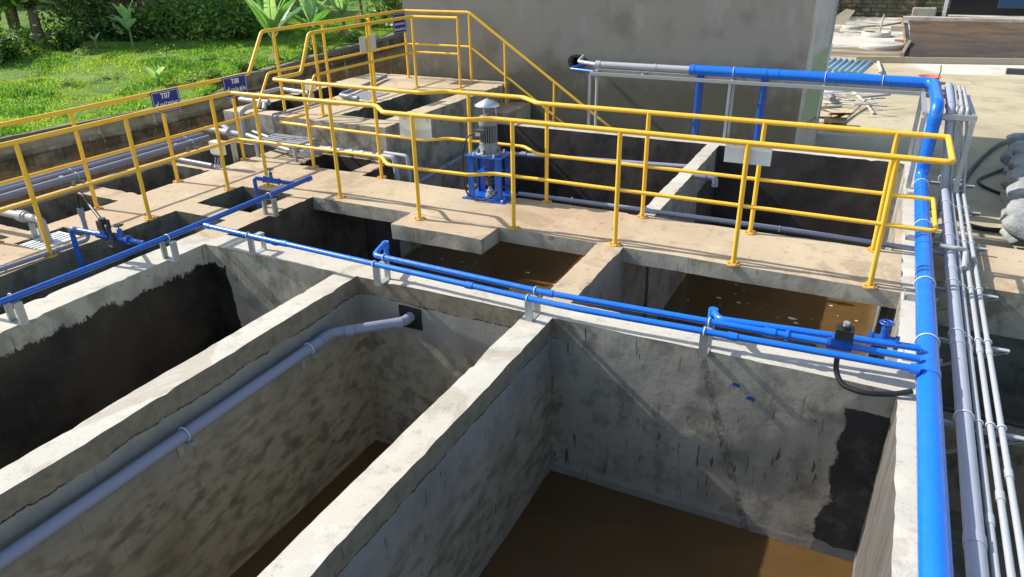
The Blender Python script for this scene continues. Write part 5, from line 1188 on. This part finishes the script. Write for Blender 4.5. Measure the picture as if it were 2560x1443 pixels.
for px, py, H, R, tr_, ln, lab in ((42, 100, 4.2, 1.7, .10, (.2, .2), 'thick fibrous trunked tree at the far left'), (100, 104, 3.8, 1.3, .08, (-.3, .2), 'shorter thick trunked tree right of the far left one'), (232, 66, 4.6, 1.7, .22, (.1, 0), 'tree with a brown shaded trunk behind the dark shrubs'),
        (300, 40, 4.5, 1.6, .15, (.3, 0), 'slender grey trunked tree in the dark background'), (338, 84, 4.4, 1.5, .09, (1.3, .9), 'leaning pale trunked tree above the young plant'), (398, 88, 4.4, 1.7, .13, (-.8, 0), 'dark trunked tree crossing the leaning one'), (520, 30, 4.6, 1.8, .12, (0, 0), 'bushy tree behind the bright shrub'), (165, 40, 4.8, 1.9, .15, (0, 0), 'broad dark tree behind the far left shrubs'), (620, 25, 4.6, 1.8, .12, (0, 0), 'leafy tree rising behind the banana plants'), (450, 20, 4.6, 1.9, .12, (0, 0), 'mid green tree behind the pale shrub')):
    p = where(px, py); tree(p.x, p.y, H*.72, R*.85, lab, 3600, tr_, ln, (0, 2, 2, 0, 1, 3), random.uniform(.08, .13), .36)
# far wood closing the view
def far_wood():
    t = MB(); bl2 = []
    for k in range(70):
        a = k/70; x = -34+a*26+random.uniform(-1, 1); y = 6+a*34+random.uniform(-1.5, 1.5); bl2.append((x, y, random.uniform(.8, 4.5), random.uniform(1.1, 2.0)))
    o = cloud('far_wood', bl2, 42000, .16, None, (0, 2, 2, 2, 1)); tag(o, 'dense dark green wood closing the view behind the trees', 'wood', kind='stuff')
far_wood()
MBAN = [m_leaf('banana_leaf', (.12, .30, .08), .4, .35), m_leaf('banana_leaf_bright', (.30, .48, .24), .4, .35), m_leaf('banana_leaf_dry', (.30, .25, .12), .2, .7)]
MSTEM = m_paint('banana_stem', (.16, .20, .07), .6, .4, .5, (.12, .07, .04))
def big_leaf(base, az, L, W, el, droop, tear=True, flat=.5):
    base = Vector(base); d = Vector((math.cos(az), math.sin(az), 0)); s = Vector((-math.sin(az), math.cos(az), 0)); n = 14; vs = []; fs = []; p = base.copy(); e = el; rib = []
    def width(t_): return W*math.sin(math.pi*min(1, max(0, (t_-.1)/.9))**.7)*.5 if t_ > .1 else .008
    frames = []
    for i in range(n+1):
        tdir = d*math.cos(e)+Vector((0, 0, 1))*math.sin(e); nn = -d*math.sin(e)+Vector((0, 0, 1))*math.cos(e)
        frames.append((p.copy(), nn, tdir)); rib.append(p.copy()); p = p+tdir*L/n; e -= droop/n*(.5+i/n)
    for side in (-1, 1):
        off = random.uniform(-.02, .02); torn = 0
        for i in range(n):
            (pa, na, ta), (pb, nb, tb) = frames[i], frames[i+1]; wa, wb = width(i/n), width((i+1)/n)
            if tear and random.random() < .35: torn = random.uniform(-.5, .15); gap = random.uniform(.05, .25)
            else: gap = 0
            fl = flat*(.35+torn)
            a1 = pa.lerp(pb, gap)+s*side*(wa*(1-gap)+wb*gap)+na*wa*fl*1.0; b1 = pb+s*side*wb+nb*wb*fl; k = len(vs)
            am = pa.lerp(a1, .5)+na*wa*.12; bm = pb.lerp(b1, .5)+nb*wb*.12
            vs += [pa, pb, bm, b1, a1, am]; fs += [(k, k+1, k+2, k+5), (k+5, k+2, k+3, k+4)]
    return vs, fs, rib
def banana(x, y, H, L, n, label, az0=0, sp=6.28):
    z = bank_z(x, y); t = thing('banana_plant', (x, y, z), label, 'banana plant', 'banana plants by the retaining wall')
    MB().tube([(x, y, z-.05), (x+.02, y, z+H*.5), (x, y, z+H)], .05, 12, 0, 0, True, [.06, .045, .025]).build('pseudostem', MSTEM, t)
    for k in range(n):
        az = az0+sp*k/n+random.uniform(-.3, .3); el = random.uniform(.45, 1.4); vs, fs, rib = big_leaf((x, y, z+H*random.uniform(.75, 1)), az, L*random.uniform(.8, 1.15), random.uniform(.15, .24), el, random.uniform(.2, 1.2))
        m = MB().add(vs, fs, 0, True); m.tube(rib, .01, 6, 0, 1, False, [.010*(1-i/16)+.0015 for i in range(len(rib))]); m.build('leaf', [random.choice(MBAN[:2]), MBAN[1]], t)
    m = MB()
    for k in range(5):
        vs, fs, rib = big_leaf((x, y, z+H*.45), random.random()*6.28, L*.5, .12, -.5, .9); m.add(vs, fs, 0, True)
    m.build('dead_leaves', MBAN[2], t)
for px, py, H, L, n, lab in ((712, 156, .42, 1.15, 13, 'broad leaved banana plant nearest the wall, left of the platform rails'), (785, 124, .45, 1.1, 11, 'banana plant with upright torn leaves behind the wall top'), (862, 96, .5, 1.25, 10, 'banana plant with a long arching leaf before the building corner'), (790, 70, .7, 1.0, 10, 'taller banana plant standing behind the front two'), (905, 62, .7, 1.1, 9, 'banana plant behind the cream plate on the railing'), (690, 84, .8, .95, 9, 'banana plant with pale upright leaves at the left of the group')):
    p = where(px, py); p.x = min(p.x, rwall_x(p.y)-.4); banana(p.x, p.y, H, L, n, lab, random.random()*6)
def young(px, py, H, L, n, lab):
    p = where(px, py); z = bank_z(p.x, p.y); t = thing('young_plant', (p.x, p.y, z), lab, 'plant', 'young big leaved plants in the grass')
    MB().tube([(p.x, p.y, z-.03), (p.x+.02, p.y, z+H)], .02, 8, 0, 0, True, [.03, .012]).build('stem', MSTEM, t)
    for k in range(n):
        vs, fs, rib = big_leaf((p.x+.01, p.y, z+H*random.uniform(.55, 1)), k*6.28/n+random.uniform(-.3, .3), L*random.uniform(.8, 1.2), L*.38, random.uniform(.7, 1.3), random.uniform(.3, .9), False); MB().add(vs, fs, 0, True).build('leaf', MBAN[1], t)
young(334, 124, .55, .42, 8, 'young plant with pale upright leaves standing alone in the grass'); young(392, 195, .12, .30, 6, 'small leafy rosette low in the grass above the T07 sign'); young(242, 120, .15, .2, 4, 'tiny broad leaved seedling in the grass near the dark trees')
young(8, 100, .5, .6, 6, 'big leaved plant at the far left edge'); young(95, 62, .6, .55, 6, 'big leaved plant with arching leaves between the left trunks'); young(262, 52, .3, .35, 6, 'pale leaved small plant in front of the dark background')
# weeds on the wall head
for k, (px, py) in enumerate(((640, 200), (700, 185), (880, 140), (960, 108))):
    p = at(px, py, z=Z2); x = rwall_x(p.y)-.3; shrub(x, p.y, .22, .2, ['small weed tuft on the wall top left of the bananas', 'small weed tuft at the foot of the banana plant', 'small weed tuft on the wall top under the cream plate', 'small weed tuft on the wall top near the warning sign'][k], 500, (0, 1, 1, 3), .03, 'weed', 'weeds on the retaining wall')
wd = [(90, 160), (210, 140), (275, 178), (420, 150), (520, 150), (600, 150), (150, 215), (480, 185)]
for k, (px, py) in enumerate(wd):
    p = where(px, py); shrub(p.x, p.y, random.uniform(.25, .5), random.uniform(.03, .07), f'low weed clump in the open grass, {["first","second","third","fourth","fifth","sixth","seventh","eighth","ninth","tenth","eleventh","twelfth","thirteenth","fourteenth","fifteenth"][sorted(wd).index((px, py))]} from the left of the photo', 260, random.choice([(1, 1, 3), (0, 1, 1), (1, 3, 1)]), .022, 'weed', 'weed clumps in the open grass')
# dry thicket near the building corner
p = where(985, 70); shrub(p.x, p.y, .7, 1.2, 'dry straw coloured thicket against the building corner', 1500, (3, 3, 1, 0), .07)
# cable draped along the wall top
wr2 = thing('black_cable', (rwall_x(9)+.05, 9, Z2), 'thin black cable draped loosely along the retaining wall top', 'cable')
MB().tube([(rwall_x(y)+.04*math.sin(y*3)-.05, y, (Z1 if y < 8.3 else Z2)+.035+.03*math.sin(y*5)) for y in np.arange(8.5, 16, .35)], .008, 6).build('cable', MBLK, wr2)
